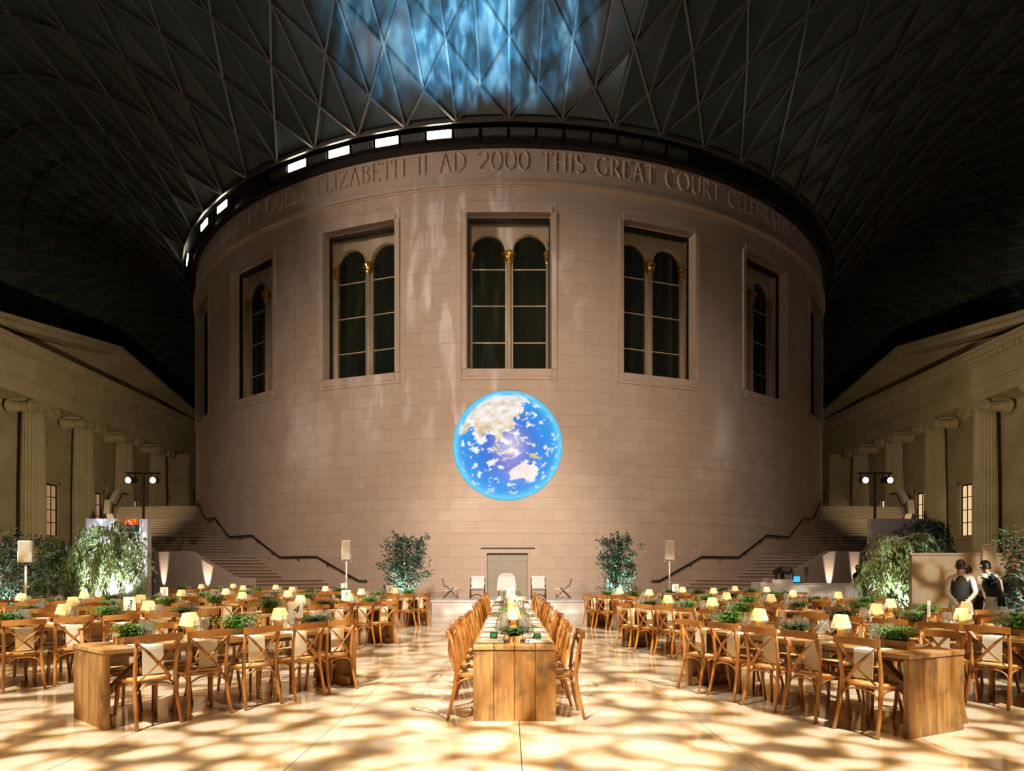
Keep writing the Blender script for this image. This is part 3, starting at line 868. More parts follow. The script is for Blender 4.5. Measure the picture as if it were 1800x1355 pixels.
# ------------------------------------------------------------------ stairs that wind up round the drum
RO = 27.0
prof = [(17.6, 0), (23.5, 1.12), (29.5, 1.12), (35.0, 2.24), (40.7, 2.24), (45.5, 3.36), (49.5, 3.36), (54.5, 4.48), (58.0, 4.48), (63.0, 5.6), (75, 5.6)]
def zst(p):
    if p <= prof[0][0]: return 0
    for (a, za), (b, zb) in zip(prof[:-1], prof[1:]):
        if p <= b: return za + (zb - za) * (p - a) / (b - a)
    return prof[-1][1]
SKEW = 6.2
for side, nm in ((-1, 'left'), (1, 'right')):
    st = empty('staircase', (0, YC, 0), 0, label='broad stone staircase winding up the %s side of the drum' % nm, cat='staircase')
    def ring_pt(r, p, z):
        a = R_(p) * side
        return (r * sin(a), -r * cos(a), z)
    def slab(p0, p1, z0, z1, name, mt='stone_plain', ro=RO, sk=None):
        n = 6; vs = []; sk = SKEW if sk is None else sk
        for i in range(n + 1):
            f = i / n; r = RD + (ro - RD) * f
            a0, a1 = p0 + sk * f, p1 + sk * f
            vs += [ring_pt(r, a0, z0), ring_pt(r, a1, z0), ring_pt(r, a1, z1), ring_pt(r, a0, z1)]
        fs = [(0, 1, 2, 3), tuple(n * 4 + k for k in (3, 2, 1, 0))]
        for i in range(n):
            for k in range(4): fs.append((i * 4 + k, i * 4 + 4 + k, i * 4 + 4 + (k + 1) % 4, i * 4 + (k + 1) % 4))
        MB().add(vs, fs).build(name, mt, st)
    for (a, za), (b, zb) in zip(prof[:-1], prof[1:]):
        if zb > za:
            n = 7
            for i in range(n):
                h = za + (zb - za) * (i + 1) / n
                slab(a + (b - a) * i / n + .26, b + .1, max(0, h - (zb - za) / n - .03), h - .04, 'riser', 'stone_riser_shaded'); slab(a + (b - a) * i / n, b + .1, h - .04, h, 'tread', 'stone_tread_lit')
        else:
            slab(a, b, 0, za, 'landing')
    # wide straight treads at the foot
    for i in range(3):
        slab(15.2 + i * .8, 17.8, i * .16, i * .16 + .16, 'tread')
    # outer parapet
    vs = []; n = 90; p_a, p_b = 22.0, 74.0
    for i in range(n + 1):
        p = p_a + (p_b - p_a) * i / n
        zt = zst(p - SKEW) + 1.22 if p > 24 else 1.24
        for r, z in ((RO, 0), (RO + .3, 0), (RO + .3, zt), (RO, zt)): vs.append(ring_pt(r, p, z))
    fs = [(0, 1, 2, 3), tuple(n * 4 + k for k in (3, 2, 1, 0))]
    for i in range(n):
        for k in range(4): fs.append((i * 4 + k, i * 4 + 4 + k, i * 4 + 4 + (k + 1) % 4, i * 4 + (k + 1) % 4))
    MB().add(vs, fs).build('parapet', 'stone_plain', st)
    # handrail on the drum wall with brackets
    path = []
    for (p, z) in prof[:-1]:
        path.append(ring_pt(RD + .14, p - .6, z + 1.06))
    full = []
    for a, b in zip(prof[:-1], prof[1:]):
        for i in range(5):
            f = i / 5; full.append(ring_pt(RD + .14, a[0] + (b[0] - a[0]) * f, a[1] + (b[1] - a[1]) * f + 1.05))
    full.insert(0, ring_pt(RD + .14, 16.6, 1.05))
    MB().tube(full, .042, 8).build('handrail', 'dark_metal', st, True)
    for p in (19, 22, 26.5, 31, 34, 38, 42, 45, 48, 52):
        z = zst(p) + .95
        MB().tube([ring_pt(RD, p, z - .05), ring_pt(RD + .12, p, z - .05), ring_pt(RD + .14, p, z + .08)], .02, 6).build('rail_bracket', 'dark_metal', st)
    # handrail inside the parapet on the upper flights
    up = [ring_pt(RO - .14, p, zst(p - SKEW) + 1.0) for p in range(34, 73, 1)]
    MB().tube(up, .035, 6).build('parapet_rail', 'dark_metal', st, True)
    # uplights against the parapet: small floor lamps
    for p in ((27.0, 33.5) if side < 0 else (29.5, 33.5)):
        q = Vector(ring_pt(RO + .62, p, .10)) + Vector((0, YC, 0))
        e = empty('uplight', q, R_(p) * side, label='small floor uplight washing the %s stair parapet%s' % (nm, ', nearer the stair foot' if p < 30 else ', nearer the totem sign'), cat='uplight', group='uplights along the stair parapets')
        MB().lathe([(.10, -.1), (.10, .08), (.085, .1)], 12).build('can', 'black_metal', e)
        MB().lathe([(.075, .1), (.07, .115)], 12).build('lens', 'lamp_off', e)
        w_ = Vector(ring_pt(RO + .25, p, 1.9)) + Vector((0, YC, 0))
        spot('parapet_uplight', (q.x, q.y, .28), tuple(w_), 420, 30, (1, .82, .66), .6, .03)

# ------------------------------------------------------------------ low white stage before the door
stg = empty('stage', (0, 23.6, 0), label='low white stage platform before the door of the drum', cat='stage')
MB().box(-2.75, 2.75, -1.55, 1.5, 0, .40).build('fascia', 'white_gloss', stg)
MB().box(-2.8, 2.8, -1.6, 1.55, .40, .46).build('deck', 'white_gloss', stg)
# ------------------------------------------------------------------ globe on the drum: glowing disc, projector light painted into its emission
def fbm(P, oct=4, seed=0.0):
    out = np.zeros(len(P)); amp = .5
    for o in range(oct):
        out += amp * np.array([mnoise.noise(Vector((x + seed, y - seed, z + seed * 2))) for x, y, z in P]); P = P * 2.03; amp *= .55
    return out
def inpoly(x, y, poly):
    r = np.zeros(len(x), bool); n = len(poly)
    for i in range(n):
        x0, y0 = poly[i]; x1, y1 = poly[(i + 1) % n]
        c = ((y0 > y) != (y1 > y)) & (x < (x1 - x0) * (y - y0) / ((y1 - y0) or 1e-9) + x0)
        r ^= c
    return r
LANDS = {
 'asia': [(40, 13), (52, 16), (60, 24), (66, 25), (72, 20), (73, 15), (77, 8), (80, 14), (86, 20), (91, 22), (94, 17), (97, 16), (98.5, 9), (103, 1.5), (104, 2), (103, 6), (100, 9), (100.5, 13), (105, 9), (109, 12), (106, 19), (110, 21), (117, 23), (122, 30), (119, 35), (122, 39), (125, 39), (126, 34.5), (129.5, 36), (129, 41), (135, 44), (141, 52), (140, 59), (155, 59), (162, 56), (170, 62), (178, 66), (178, 76), (40, 80)],
 'aus': [(114, -22), (122, -17.5), (129, -14.5), (136, -12), (136, -16), (140, -17.5), (142.5, -11), (146, -19), (153, -26), (150, -37), (146, -39), (139, -36), (135, -33), (131, -31.5), (124, -33), (116, -35), (114, -28)],
 'borneo': [(109, 1.5), (112, 3), (117, 7), (119, 5), (117.5, 0), (116, -4), (111, -3), (109, -1)],
 'sumatra': [(95, 5.5), (98, 4), (104, -1.5), (106, -5.5), (104, -5.7), (100, -1.5), (96, 3)],
 'java': [(105.5, -6.5), (109, -6.6), (114, -7.5), (119, -8.5), (114, -8.7), (107, -7.6)],
 'sula': [(119, -5), (120, 0.5), (125, 1.5), (121, -0.5), (122.5, -4), (120.5, -3)],
 'png': [(131, -1), (135, -3), (141, -2.6), (147, -6), (150.5, -10.5), (146, -8.5), (142, -9), (138, -8), (134, -4)],
 'phil': [(120, 18), (122, 18), (124, 13), (126, 7), (122, 7), (121, 13)],
 'japan': [(130, 32), (133, 34), (139, 35), (141, 40), (144, 44), (141, 45), (139, 38), (132, 34.5)],
 'ceylon': [(80, 9), (82, 7), (80.5, 6)], 'taiwan': [(120, 23), (122, 25), (121, 22)]}
NG = 150; GR = 2.43
gx, gy = np.meshgrid(np.linspace(-1, 1, NG), np.linspace(-1, 1, NG))
# polar-friendly disc: squash the square grid onto the disc
ux = gx * np.sqrt(1 - gy ** 2 / 2); uy = gy * np.sqrt(1 - gx ** 2 / 2)
X = ux.ravel(); Yv = uy.ravel()
rr = np.hypot(X, Yv); e_r = .955
sx_, sy_ = np.clip(X / e_r, -1, 1), np.clip(Yv / e_r, -1, 1)
sz_ = np.sqrt(np.clip(1 - sx_ ** 2 - sy_ ** 2, 0, 1))
la0, lo0 = R_(6), R_(112)
lat = np.degrees(np.arcsin(np.clip(sy_ * cos(la0) + sz_ * sin(la0), -1, 1)))
lon = np.degrees(lo0 + np.arctan2(sx_, sz_ * cos(la0) - sy_ * sin(la0)))
S3 = np.stack([sx_, sy_, sz_], 1)
n1 = fbm(S3 * 3.0, 5, 3.1); n2 = fbm(S3 * np.array([5.0, 9.0, 5.0]), 5, 9.7); n3 = fbm(S3 * 11, 3, 1.3)
wl_x, wl_y = lon + n3 * 5, lat + n1 * 3
land = np.zeros(len(X), bool)
for p in LANDS.values(): land |= inpoly(wl_x, wl_y, p)
col = np.zeros((len(X), 3))
deep = np.array([.008, .13, .66]); shal = np.array([.03, .38, .90])
k_ = np.clip((rr - .35) / .6, 0, 1)[:, None]
col[:] = deep * (1 - k_) + shal * k_
col *= (1 + .25 * n1[:, None])
lc = np.array([.80, .66, .50]) + np.clip(n2, -.4, .6)[:, None] * np.array([.55, .6, .75])
hi = np.clip((lat - 27) / 12, 0, 1)[:, None] * np.clip(.75 + n2 * 1.2, 0, 1)[:, None]
lc = lc * (1 - hi * .7) + np.array([.93, .88, .90]) * hi * .7
isa = inpoly(wl_x, wl_y, LANDS['aus'])
lc[isa] = np.array([1.0, .90, .80]) + n2[isa][:, None] * .2
for nm in ('borneo', 'sumatra', 'png', 'java'):
    q = inpoly(wl_x, wl_y, LANDS[nm]); lc[q] = np.array([.62, .60, .26]) + n2[q][:, None] * .5
col[land] = lc[land]
cl = np.clip((n2 + .45 * n3 + .25 * n1 - .14) * 6.0, 0, 1)[:, None] * (1 - isa[:, None] * .7)
col = col * (1 - cl) + np.array([.95, .93, 1.0]) * cl
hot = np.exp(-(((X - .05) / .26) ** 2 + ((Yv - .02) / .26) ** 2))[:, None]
col = col * (1 - .55 * hot) + np.array([.98, .84, .88]) * .55 * hot  # projector's hot spot painted into the picture colours
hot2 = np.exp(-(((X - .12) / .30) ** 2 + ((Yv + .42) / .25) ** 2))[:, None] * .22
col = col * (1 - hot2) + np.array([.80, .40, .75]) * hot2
rim = np.clip((rr - .80) / .16, 0, 1)[:, None] ** 2
col = col * (1 - rim * .8) + np.array([.16, .72, 1.0]) * rim * .8
edge = np.clip((rr - .955) / .045, 0, 1)[:, None]
col = col * (1 - .35 * edge)
col = np.clip(col, .01, 1.1)
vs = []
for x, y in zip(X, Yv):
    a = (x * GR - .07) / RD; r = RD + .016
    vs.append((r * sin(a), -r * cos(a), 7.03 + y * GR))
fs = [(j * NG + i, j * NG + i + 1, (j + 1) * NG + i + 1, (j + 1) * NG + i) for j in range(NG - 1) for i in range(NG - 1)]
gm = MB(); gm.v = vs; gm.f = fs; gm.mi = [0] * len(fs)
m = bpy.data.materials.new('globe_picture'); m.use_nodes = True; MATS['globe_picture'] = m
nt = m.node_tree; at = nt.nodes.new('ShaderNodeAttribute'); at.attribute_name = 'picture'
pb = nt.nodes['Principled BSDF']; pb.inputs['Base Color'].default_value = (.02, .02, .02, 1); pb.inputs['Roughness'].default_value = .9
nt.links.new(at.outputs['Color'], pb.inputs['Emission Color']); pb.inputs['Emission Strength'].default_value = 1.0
gme = gm.mesh('glowing_globe_disc', 'globe_picture', True)
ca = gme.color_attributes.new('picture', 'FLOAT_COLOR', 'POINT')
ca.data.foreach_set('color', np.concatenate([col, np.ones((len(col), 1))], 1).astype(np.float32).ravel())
link('glowing_globe_disc', gme, None, (0, YC, 0), 0, label='bright blue glowing picture of the Earth, in place of projected light on the drum', cat='projection')

# ------------------------------------------------------------------ cross-back chair (local +y faces the table)
def chair_parts():
    P = []
    for s in (-1, 1):
        P.append(('leg', MB().tube([(s * .215, -.285, 0), (s * .205, -.245, .16), (s * .195, -.205, .36), (s * .192, -.195, .50), (s * .196, -.215, .68), (s * .205, -.262, .885)], [.017, .019, .020, .020, .018, .017], 7), 'chair_wood', True))
        P.append(('leg', MB().tube([(s * .205, .215, 0), (s * .19, .19, .2), (s * .18, .172, .445)], [.016, .019, .023], 7), 'chair_wood', True))
    seat = [];
    for k in range(24):
        a = 2 * PI * k / 24; c, d = cos(a), sin(a)
        c = math.copysign(abs(c) ** .6, c); d = math.copysign(abs(d) ** .6, d)
        seat.append((c * (.215 + .018 * d), d * .21))
    P.append(('seat', MB().prism(seat, lambda a, b: (a * .97, b * .97, .435), lambda a, b: (a, b, .462)), 'chair_wood', False))
    P.append(('cane_panel', MB().prism(seat, lambda a, b: (a * .80, b * .80, .455), lambda a, b: (a * .78, b * .78, .472)), 'cane', False))
    rail = [(x, -.268 - .035 * (1 - (x / .225) ** 2), .872 + .006 * cos(x * 7)) for x in [-.228 + .456 * i / 8 for i in range(9)]]
    P.append(('top_rail', MB().sweep(rail, .072, .026, (0, 0, 1)), 'chair_wood', False))
    for s in (-1, 1):
        br = []
        for i in range(7):
            f = i / 6
            br.append((s * (.20 - .345 * f), -.245 + .045 * f - .045 * sin(PI * f) - s * .006, .845 - .375 * f))
        P.append(('cross_brace', MB().sweep(br, .033, .012, (s * .74, 0, .67)), 'chair_wood', False))
    def hoop(p0, p1, z0, zt):
        pts = []
        for i in range(13):
            a = PI * i / 12; c = cos(a)
            c = math.copysign(abs(c) ** .8, c); f = (1 - c) / 2
            pts.append((p0[0] + (p1[0] - p0[0]) * f, p0[1] + (p1[1] - p0[1]) * f, z0 + (zt - z0) * sin(a) ** .75))
        return MB().tube(pts, .010, 5)
    P.append(('hoop_brace', hoop((-.195, -.215), (.195, -.215), .27, .425), 'chair_wood', True))
    P.append(('hoop_brace', hoop((-.185, .182), (.185, .182), .27, .425), 'chair_wood', True))
    for s in (-1, 1): P.append(('hoop_brace', hoop((s * .193, -.21), (s * .185, .182), .27, .425), 'chair_wood', True))
    return P
CP = chair_parts()
CP_ME = [(n, m.mesh(n, mt, sm)) for n, m, mt, sm in CP]
# joined light version for far chairs: same shape in one mesh
jm = MB()
for n, m, mt, sm in CP: jm.add(m.v, m.f, 1 if mt == 'cane' else 0)
CHAIR_FAR = jm.mesh('crossback_chair', ['chair_wood', 'cane'])
def put_chair(x, y, rz, label, group):
    if y < 13.2:
        e = empty('crossback_chair', (x, y, 0), rz, label=label, cat='chair', group=group)
        par = {}
        for n, me in CP_ME:
            o = link(n, me, par.get('seat') if n == 'cane_panel' else e)
            par[n] = o
    else:
        link('crossback_chair', CHAIR_FAR, None, (x, y, 0), rz, label, 'chair', group)

# ------------------------------------------------------------------ plank trestle tables (local y along the table)
TW = .85
def table_meshes(L):
    d = []
    n = 4; w = TW / n
    for i in range(n):
        x0 = -TW / 2 + i * w
        d.append(('plank', MB().cbox(x0 + .003, x0 + w - .003, -L / 2, L / 2, .725, .77, .005).mesh('plank', 'plank_wood')))
        for s in (-1, 1):
            y = s * (L / 2 - .035)
            d.append(('end_board', MB().cbox(x0 + .0025, x0 + w - .0025, y - .025, y + .025, 0, .722, .004).mesh('end_board', 'panel_wood')))
    for s in (-1, 1):
        d.append(('batten', MB().box(-TW / 2 + .04, TW / 2 - .04, s * (L / 2 - .10) - .02, s * (L / 2 - .10) + .02, .02, .12).mesh('batten', 'panel_wood')))
        d.append(('brace', MB().sweep([(0, s * (L / 2 - .08), .20), (0, s * (L / 2 - .62), .69)], .09, .06, (1, 0, 0)).mesh('brace', 'plank_wood')))
    d.append(('rail', MB().box(-.05, .05, -L / 2 + .08, L / 2 - .08, .64, .722).mesh('rail', 'plank_wood')))
    for y in (-L / 4, 0, L / 4): d.append(('cross_batten', MB().box(-TW / 2 + .06, TW / 2 - .06, y - .04, y + .04, .68, .723).mesh('cross_batten', 'plank_wood')))
    return d
TM = {}
# tableware meshes
def glass_me(name, h, rb, stem):
    p = [(.034, .0), (.033, .003), (.006, .008), (.0045, .02), (.0045, stem)]
    b = h - stem
    p += [(rb * .45, stem + b * .05), (rb * .85, stem + b * .25), (rb, stem + b * .48), (rb * .93, stem + b * .75), (rb * .80, h)]
    return MB().lathe(p, 12, cap=False).mesh(name, 'clear_glass', True)
GK = [('large wine glass', glass_me('wine_glass', .235, .050, .10)), ('small wine glass', glass_me('wine_glass', .205, .040, .095)), ('water goblet', glass_me('wine_glass', .175, .044, .065))]
nap = MB().sweep([(-.16, 0, .774), (0, 0, .775), (.012, 0, .768), (.016, 0, .74), (.018, 0, .62), (.022, 0, .49)], .20, .006, (0, 1, 0)).mesh('napkin', 'napkin')
menu = MB().box(-.10, .10, -.075, .075, .771, .7745).mesh('menu', 'menu_paper')
def fork():
    m = MB().sweep([(-.09, 0, .774), (.03, 0, .776), (.045, 0, .775)], .010, .003, (0, 1, 0))
    for y in (-.008, -.003, .003, .008): m.sweep([(.045, y, .775), (.09, y, .777)], .003, .002, (0, 1, 0))
    m.box(.03, .048, -.0095, .0095, .7735, .7765)
    return m.mesh('fork', 'cutlery')
def knife(): return MB().sweep([(-.10, 0, .775), (.0, 0, .775)], .012, .006, (0, 1, 0)).add([(0, -.008, .774), (.10, -.006, .774), (.115, .004, .774), (0, .008, .774), (0, 0, .777), (.10, 0, .776)], [(0, 1, 5, 4), (4, 5, 2, 3), (0, 3, 2, 1), (1, 2, 5), (0, 4, 3)]).mesh('knife', 'cutlery')
FORK, KNIFE = fork(), knife()
bluen = MB().cbox(-.14, .14, -.10, .10, .772, .79, .006).cbox(-.13, .11, -.08, .07, .789, .802, .005).mesh('folded_napkin', 'blue_napkin')
def shade_me():
    m = MB(); vs = []; fs = []
    prof = [(.056, .285), (.088, .145)]
    out = []
    for r, z in prof:
        ring = []
        for k in range(24):
            a = 2 * PI * k / 24 + .26; c, d = cos(a), sin(a)
            q = 1 / max(abs(c), abs(d)) ** .72
            ring.append((r * c * q, r * d * q, z))
        out.append(ring)
    vs = out[0] + out[1] + [(x * .97, y * .97, z) for x, y, z in out[0]] + [(x * .97, y * .97, z) for x, y, z in out[1]]
    for k in range(24):
        j = (k + 1) % 24
        fs += [(k, 24 + k, 24 + j, j), (48 + j, 72 + j, 72 + k, 48 + k), (k, j, 48 + j, 48 + k), (24 + j, 24 + k, 72 + k, 72 + j)]
    return m.add(vs, fs).mesh('lamp_shade', 'lamp_shade')
LAMP = [('base', MB().cbox(-.045, .045, -.045, .045, 0, .022, .004).mesh('base', 'lamp_base')),
        ('body', MB().cbox(-.032, .032, -.032, .032, .02, .135, .004).mesh('body', 'lamp_base')),
        ('stem', MB().lathe([(.007, .13), (.007, .24)], 8).mesh('stem', 'dark_metal')),
        ('bulb', MB().lathe([(.006, .19), (.020, .205), (.026, .225), (.020, .25), (.004, .262)], 10).mesh('bulb', 'lamp_lit')),
        ('lamp_shade', shade_me())]
def fern_me(seed, mt, R=.22, H=.22, n=130):
    r = random.Random(seed); m = MB()
    for k in range(n):
        a = r.random() * 2 * PI; rad = R * (.25 + .85 * r.random()); h = H * (.45 + .75 * r.random())
        bx_, by_ = r.uniform(-.09, .09), r.uniform(-.03, .03)
        pts = []
        for i in range(5):
            f = i / 4; rr_ = rad * f; zz = .05 + h * (1.55 * f - .95 * f * f)
            pts.append((bx_ + rr_ * cos(a), by_ + rr_ * sin(a), zz))
        sdv = (-sin(a), cos(a))
        for i in range(1, 5):
            p0, p1 = pts[i - 1], pts[i]; w_ = .034 * (1 - .17 * i)
            for s in (-1, 1):
                q = r.uniform(.7, 1.2)
                tip = (p1[0] + sdv[0] * s * w_ * q, p1[1] + sdv[1] * s * w_ * q, p1[2] - .008)
                mid = ((p0[0] + p1[0]) / 2 + sdv[0] * s * w_ * .5, (p0[1] + p1[1]) / 2 + sdv[1] * s * w_ * .5, (p0[2] + p1[2]) / 2 + .005)
                m.add([p0, mid, tip, p1], [(0, 1, 2, 3)])
    return m.mesh('fronds', mt)
FERN = [fern_me(1, 'fern'), fern_me(2, 'fern', .25, .25, 150), fern_me(3, 'fern_dark', .24, .15, 120)]
TROUGH = MB().box(-.15, .15, -.06, -.05, 0, .075).box(-.15, .15, .05, .06, 0, .075).box(-.15, -.14, -.05, .05, 0, .075).box(.14, .15, -.05, .05, 0, .075).box(-.14, .14, -.05, .05, 0, .06).mesh('trough', 'trough_wood')
VOT = MB().lathe([(.028, .0), (.040, .02), (.046, .055), (.036, .095)], 14, cap=False).mesh('bowl', 'green_glass', True)
VOTC = MB().lathe([(.018, .004), (.018, .04)], 10).mesh('candle', 'napkin')

def lamp(x, y, rz, label):
    e = empty('table_lamp', (x, y, .772), rz, label=label, cat='lamp', group='small lamps on the dining tables')
    for n, me in LAMP: link(n, me, e)
def fern(x, y, rz, i, label):
    e = empty('fern_trough', (x, y, .772), rz, label=label, cat='plant', group='fern troughs along the tables')
    link('trough', TROUGH, e); link('fronds', FERN[i % 3], e)
NUM = {}
def card(x, y, rz, txt, label, w=.19, h=.21):
    e = empty('number_card', (x, y, .772), rz, label=label, cat='card', group='table number cards')
    m = MB().box(-w / 2, w / 2, -.004, .004, .15, .15 + h)
    m.build('card_sheet', 'card', e)
    MB().lathe([(.035, 0), (.035, .006), (.005, .012), (.004, .16)], 8).build('holder', 'cutlery', e)
    if txt:
        if txt not in NUM:
            me = text_mesh(txt, .15, .28, 'CENTER'); b = MB()
            b.v = [(v.co.x, -.0065, v.co.y) for v in me.vertices]; b.f = [tuple(p.vertices) for p in me.polygons]; b.mi = [0] * len(b.f)
            n = len(b.v); b.v += [(v.co.x, -.0035, v.co.y) for v in me.vertices]; b.f += [tuple(i + n for i in reversed(f)) for f in b.f]; b.mi = [0] * len(b.f)
            NUM[txt] = b.mesh('number', 'black_print')
        o = link('number', NUM[txt], e); o.location = (0, 0, .15 + h * .27)

ALLG = []
TNAME = {'table four': 'front left one, carrying card 4', 'table three': 'carrying card 3 at the left edge', 'table five': 'carrying card 5 beside the aisle', 'table six': 'carrying card 6 before the left tree',
 'table two': 'carrying a small card reading two', 'table seven': 'carrying card 7 below the left speaker', 'table one': 'carrying a small card reading one', 'the table behind three': 'just behind the one with card 3', 'the left willow table': 'beside the left weeping trees',
 'left stair foot table': 'nearest the left stair foot', 'the totem sign table': 'before the white totem sign', 'the farthest left table': 'farthest back on the left', 'the front right table': 'front right one with bare end corner',
 'the waiters front table': 'at the right edge before the waiters', 'second right aisle table': 'second one along the right of the aisle', 'third right aisle table': 'third one along the right of the aisle',
 'inner second right table': 'inner neighbour of the second right aisle table', 'the waiters left table': 'just left of the waiters', 'the right speaker table': 'below the right speaker', 'middle right block table': 'in the middle of the right block',
 'right stair foot table': 'nearest the right stair foot', 'the right willow table': 'before the right weeping trees', 'the white desk table': 'before the white desk', 'table ten': 'central one in front, carrying card 10', 'table nine': 'central one carrying card 9', 'the last central table': 'last central one before the stage'}
def dress_table(cx, cy, rz, L, name, near, n=5, pitch=.56, end_words=('aisle end', ''), sides=('near side', 'far side'), cardspec=None, center=False, lamps=(-.5, .62), ferns=(-1.1, .1, 1.15)):
    if L not in TM: TM[L] = table_meshes(L)
    e = empty('plank_table', (cx, cy, 0), rz, label='rough plank trestle table, ' + TNAME.get(name, name), cat='table', group='plank dining tables')
    for nm, me in TM[L]: link(nm, me, e)
    c, s = cos(rz), sin(rz)
    W = lambda x, y: (cx + c * x - s * y, cy + s * x + c * y)
    for sd_ in (-1, 1):
        back = (sd_ == near)
        for i in range(n):
            yl = (i - (n - 1) / 2) * pitch
            k = n - 1 - i
            jx, jy, jr = RND.uniform(-.02, .05), RND.uniform(-.03, .03), RND.uniform(-.09, .09)
            X_, Y_ = W(sd_ * (.385 + jx), yl + jy)
            where = '%s from %s, %s of %s' % (ORD[k], end_words[0], sides[0 if back else 1], name)
            put_chair(X_, Y_, rz + (PI / 2 if sd_ > 0 else -PI / 2) + jr, 'crossback chair, ' + where, 'crossback chairs at the dining tables')
            place = where
            if not center:
                p = W(sd_ * .415, yl + .06)
                link('napkin', nap, None, (p[0], p[1], 0), rz + (0 if sd_ > 0 else PI), 'cream napkin, ' + place, 'napkin', 'napkins hanging over the table edges')
            else:
                p = W(sd_ * .25, yl)
                link('folded_napkin', bluen, None, (p[0], p[1], 0), rz, 'folded grey napkin, ' + place, 'napkin', 'folded napkins on the central tables')
            if cy < 10.5:
                if not center:
                    p = W(sd_ * .22, yl)
                    link('menu', menu, None, (p[0], p[1], 0), rz, 'white menu, ' + place, 'menu', 'menus on the tables')
                off = .10 if not center else .085
                p = W(sd_ * .26, yl - off)
                link('fork', FORK, None, (p[0], p[1], 0), rz + (0 if sd_ < 0 else PI), 'steel fork, ' + place, 'fork', 'forks on the tables')
                p = W(sd_ * .26, yl + off)
                link('knife', KNIFE, None, (p[0], p[1], 0), rz + (0 if sd_ < 0 else PI), 'steel knife, ' + place, 'knife', 'knives on the tables')
            for q, (gx_, gy_) in enumerate(((.10, .05), (.13, -.05), (.17, .015))):
                p = W(sd_ * gx_ + RND.uniform(-.01, .01), yl + gy_ + RND.uniform(-.02, .02) + .12)
                ALLG.append((p[0] ** 2 + p[1] ** 2, p[0], p[1], q, '%s, %s' % (GK[q][0], place)))
    for i, y in enumerate(lamps):
        p = W(0, y); lamp(p[0], p[1], rz + .3, 'cream shaded table lamp %s %s' % ('at the near end of' if i == 0 else 'toward the far end of', name))
    for i, y in enumerate(ferns):
        p = W(0, y); fern(p[0], p[1], rz + PI / 2, int(abs(cx * 7 + i * 5 + cy)), 'green fern trough %s %s' % (('at the near end of', 'in the middle of', 'at the far end of')[i], name))
    if cardspec:
        t, y, txt, lab = cardspec
        p = W(t, y); card(p[0], p[1], {'11': .8}.get(txt, 0), txt, lab)

# side tables: left block turned 38 degrees, right block about 27
LT = 3.0
def left_table(ex, ey, name, cs=None, a=38):
    u = (sin(R_(a)), cos(R_(a))); v = (-u[1], u[0])
    cx, cy = ex - u[0] * LT / 2 + v[0] * TW / 2, ey - u[1] * LT / 2 + v[1] * TW / 2
    dress_table(cx, cy, -R_(a), LT, name, 1, cardspec=cs)
def right_table(ex, ey, name, a=28, cs=None):
    u = (-sin(R_(a)), cos(R_(a))); v = (u[1], -u[0])
    cx, cy = ex - u[0] * LT / 2 + v[0] * TW / 2, ey - u[1] * LT / 2 + v[1] * TW / 2
    dress_table(cx, cy, R_(a), LT, name, -1, cardspec=cs)
left_table(-2.04, 8.28, 'table four', (0, .85, '4', 'cream card reading 4 on the front left table'))
left_table(-4.77, 10.10, 'table three', (0, .35, '3', 'tan card reading 3 in front of the totem sign'))
left_table(-2.40, 13.05, 'table five', (0, .55, '5', 'white card reading 5 beyond the card reading 4'))
left_table(-2.25, 17.25, 'table six', (0, .45, '6', 'small white card reading 6 before the left tree'))
left_table(-4.33, 14.95, 'table two', (0, -1.1, '2', 'small white card reading 2 before the stair parapet'))
left_table(-6.27, 12.40, 'the table behind three')
left_table(-4.65, 19.0, 'table seven', (0, 1.3, '7', 'small white card reading 7 below the left speaker'))
left_table(-6.50, 16.50, 'table one', (0, -.9, '1', 'small white card reading 1 behind the card reading 2'))
left_table(-8.50, 14.05, 'the left willow table')
left_table(-6.75, 20.6, 'left stair foot table')
left_table(-8.90, 22.3, 'the farthest left table')
right_table(2.36, 8.31, 'the front right table', 25)
right_table(4.50, 9.45, 'the waiters front table', 25, (0, -.1, '11', 'narrow card on the waiters front table'))
right_table(2.25, 12.4, 'second right aisle table', 28)
right_table(2.12, 16.9, 'third right aisle table', 30)
right_table(3.90, 13.9, 'inner second right table', 29)
right_table(5.62, 10.95, 'the waiters left table', 29)
right_table(4.15, 18.2, 'the right speaker table', 30, (0, .9, '8', 'small white card by the right speaker'))
right_table(5.90, 15.15, 'middle right block table', 30)
right_table(6.05, 19.3, 'right stair foot table', 30)
# centre run
for (y0, L, nm, n, cs, lm, fn) in ((6.28, 3.6, 'table ten', 6, (.05, 1.45, '10', 'white card reading 10 on the central table'), (-.2, .95), (-1.45, .25, 1.3)),
                                   (10.30, 3.9, 'table nine', 6, (-.02, 1.2, '9', 'white card reading 9 behind the card reading 10'), (-1.3, .5), (-.8, .1, 1.4)),
                                   (15.0, 2.7, 'the last central table', 4, None, (-.6, .6), (-1, .1, 1.0))):
    dress_table(.055, y0 + L / 2, 0, L, nm, -1, n=n, pitch=.60, end_words=('far end', ''), sides=('left side', 'right side'), cardspec=cs, center=True, lamps=lm, ferns=fn)
# wine glasses: the 300 nearest as single things
ALLG.sort(key=lambda t: t[0])
gf = MB()
for i, (d, x, y, q, lab) in enumerate(ALLG):
    if i < 300: link('wine_glass', GK[q][1], None, (x, y, .772), 0, lab, 'glass', 'wine glasses on the tables')
    else:
        me = GK[q][1]
        gf.add([(v.co.x + x, v.co.y + y, v.co.z + .772) for v in me.vertices], [tuple(p.vertices) for p in me.polygons])
o = gf.build('wine_glass_field', 'clear_glass', None, True, kind='stuff', label='wine glasses crowding the distant tables', cat='glasses')
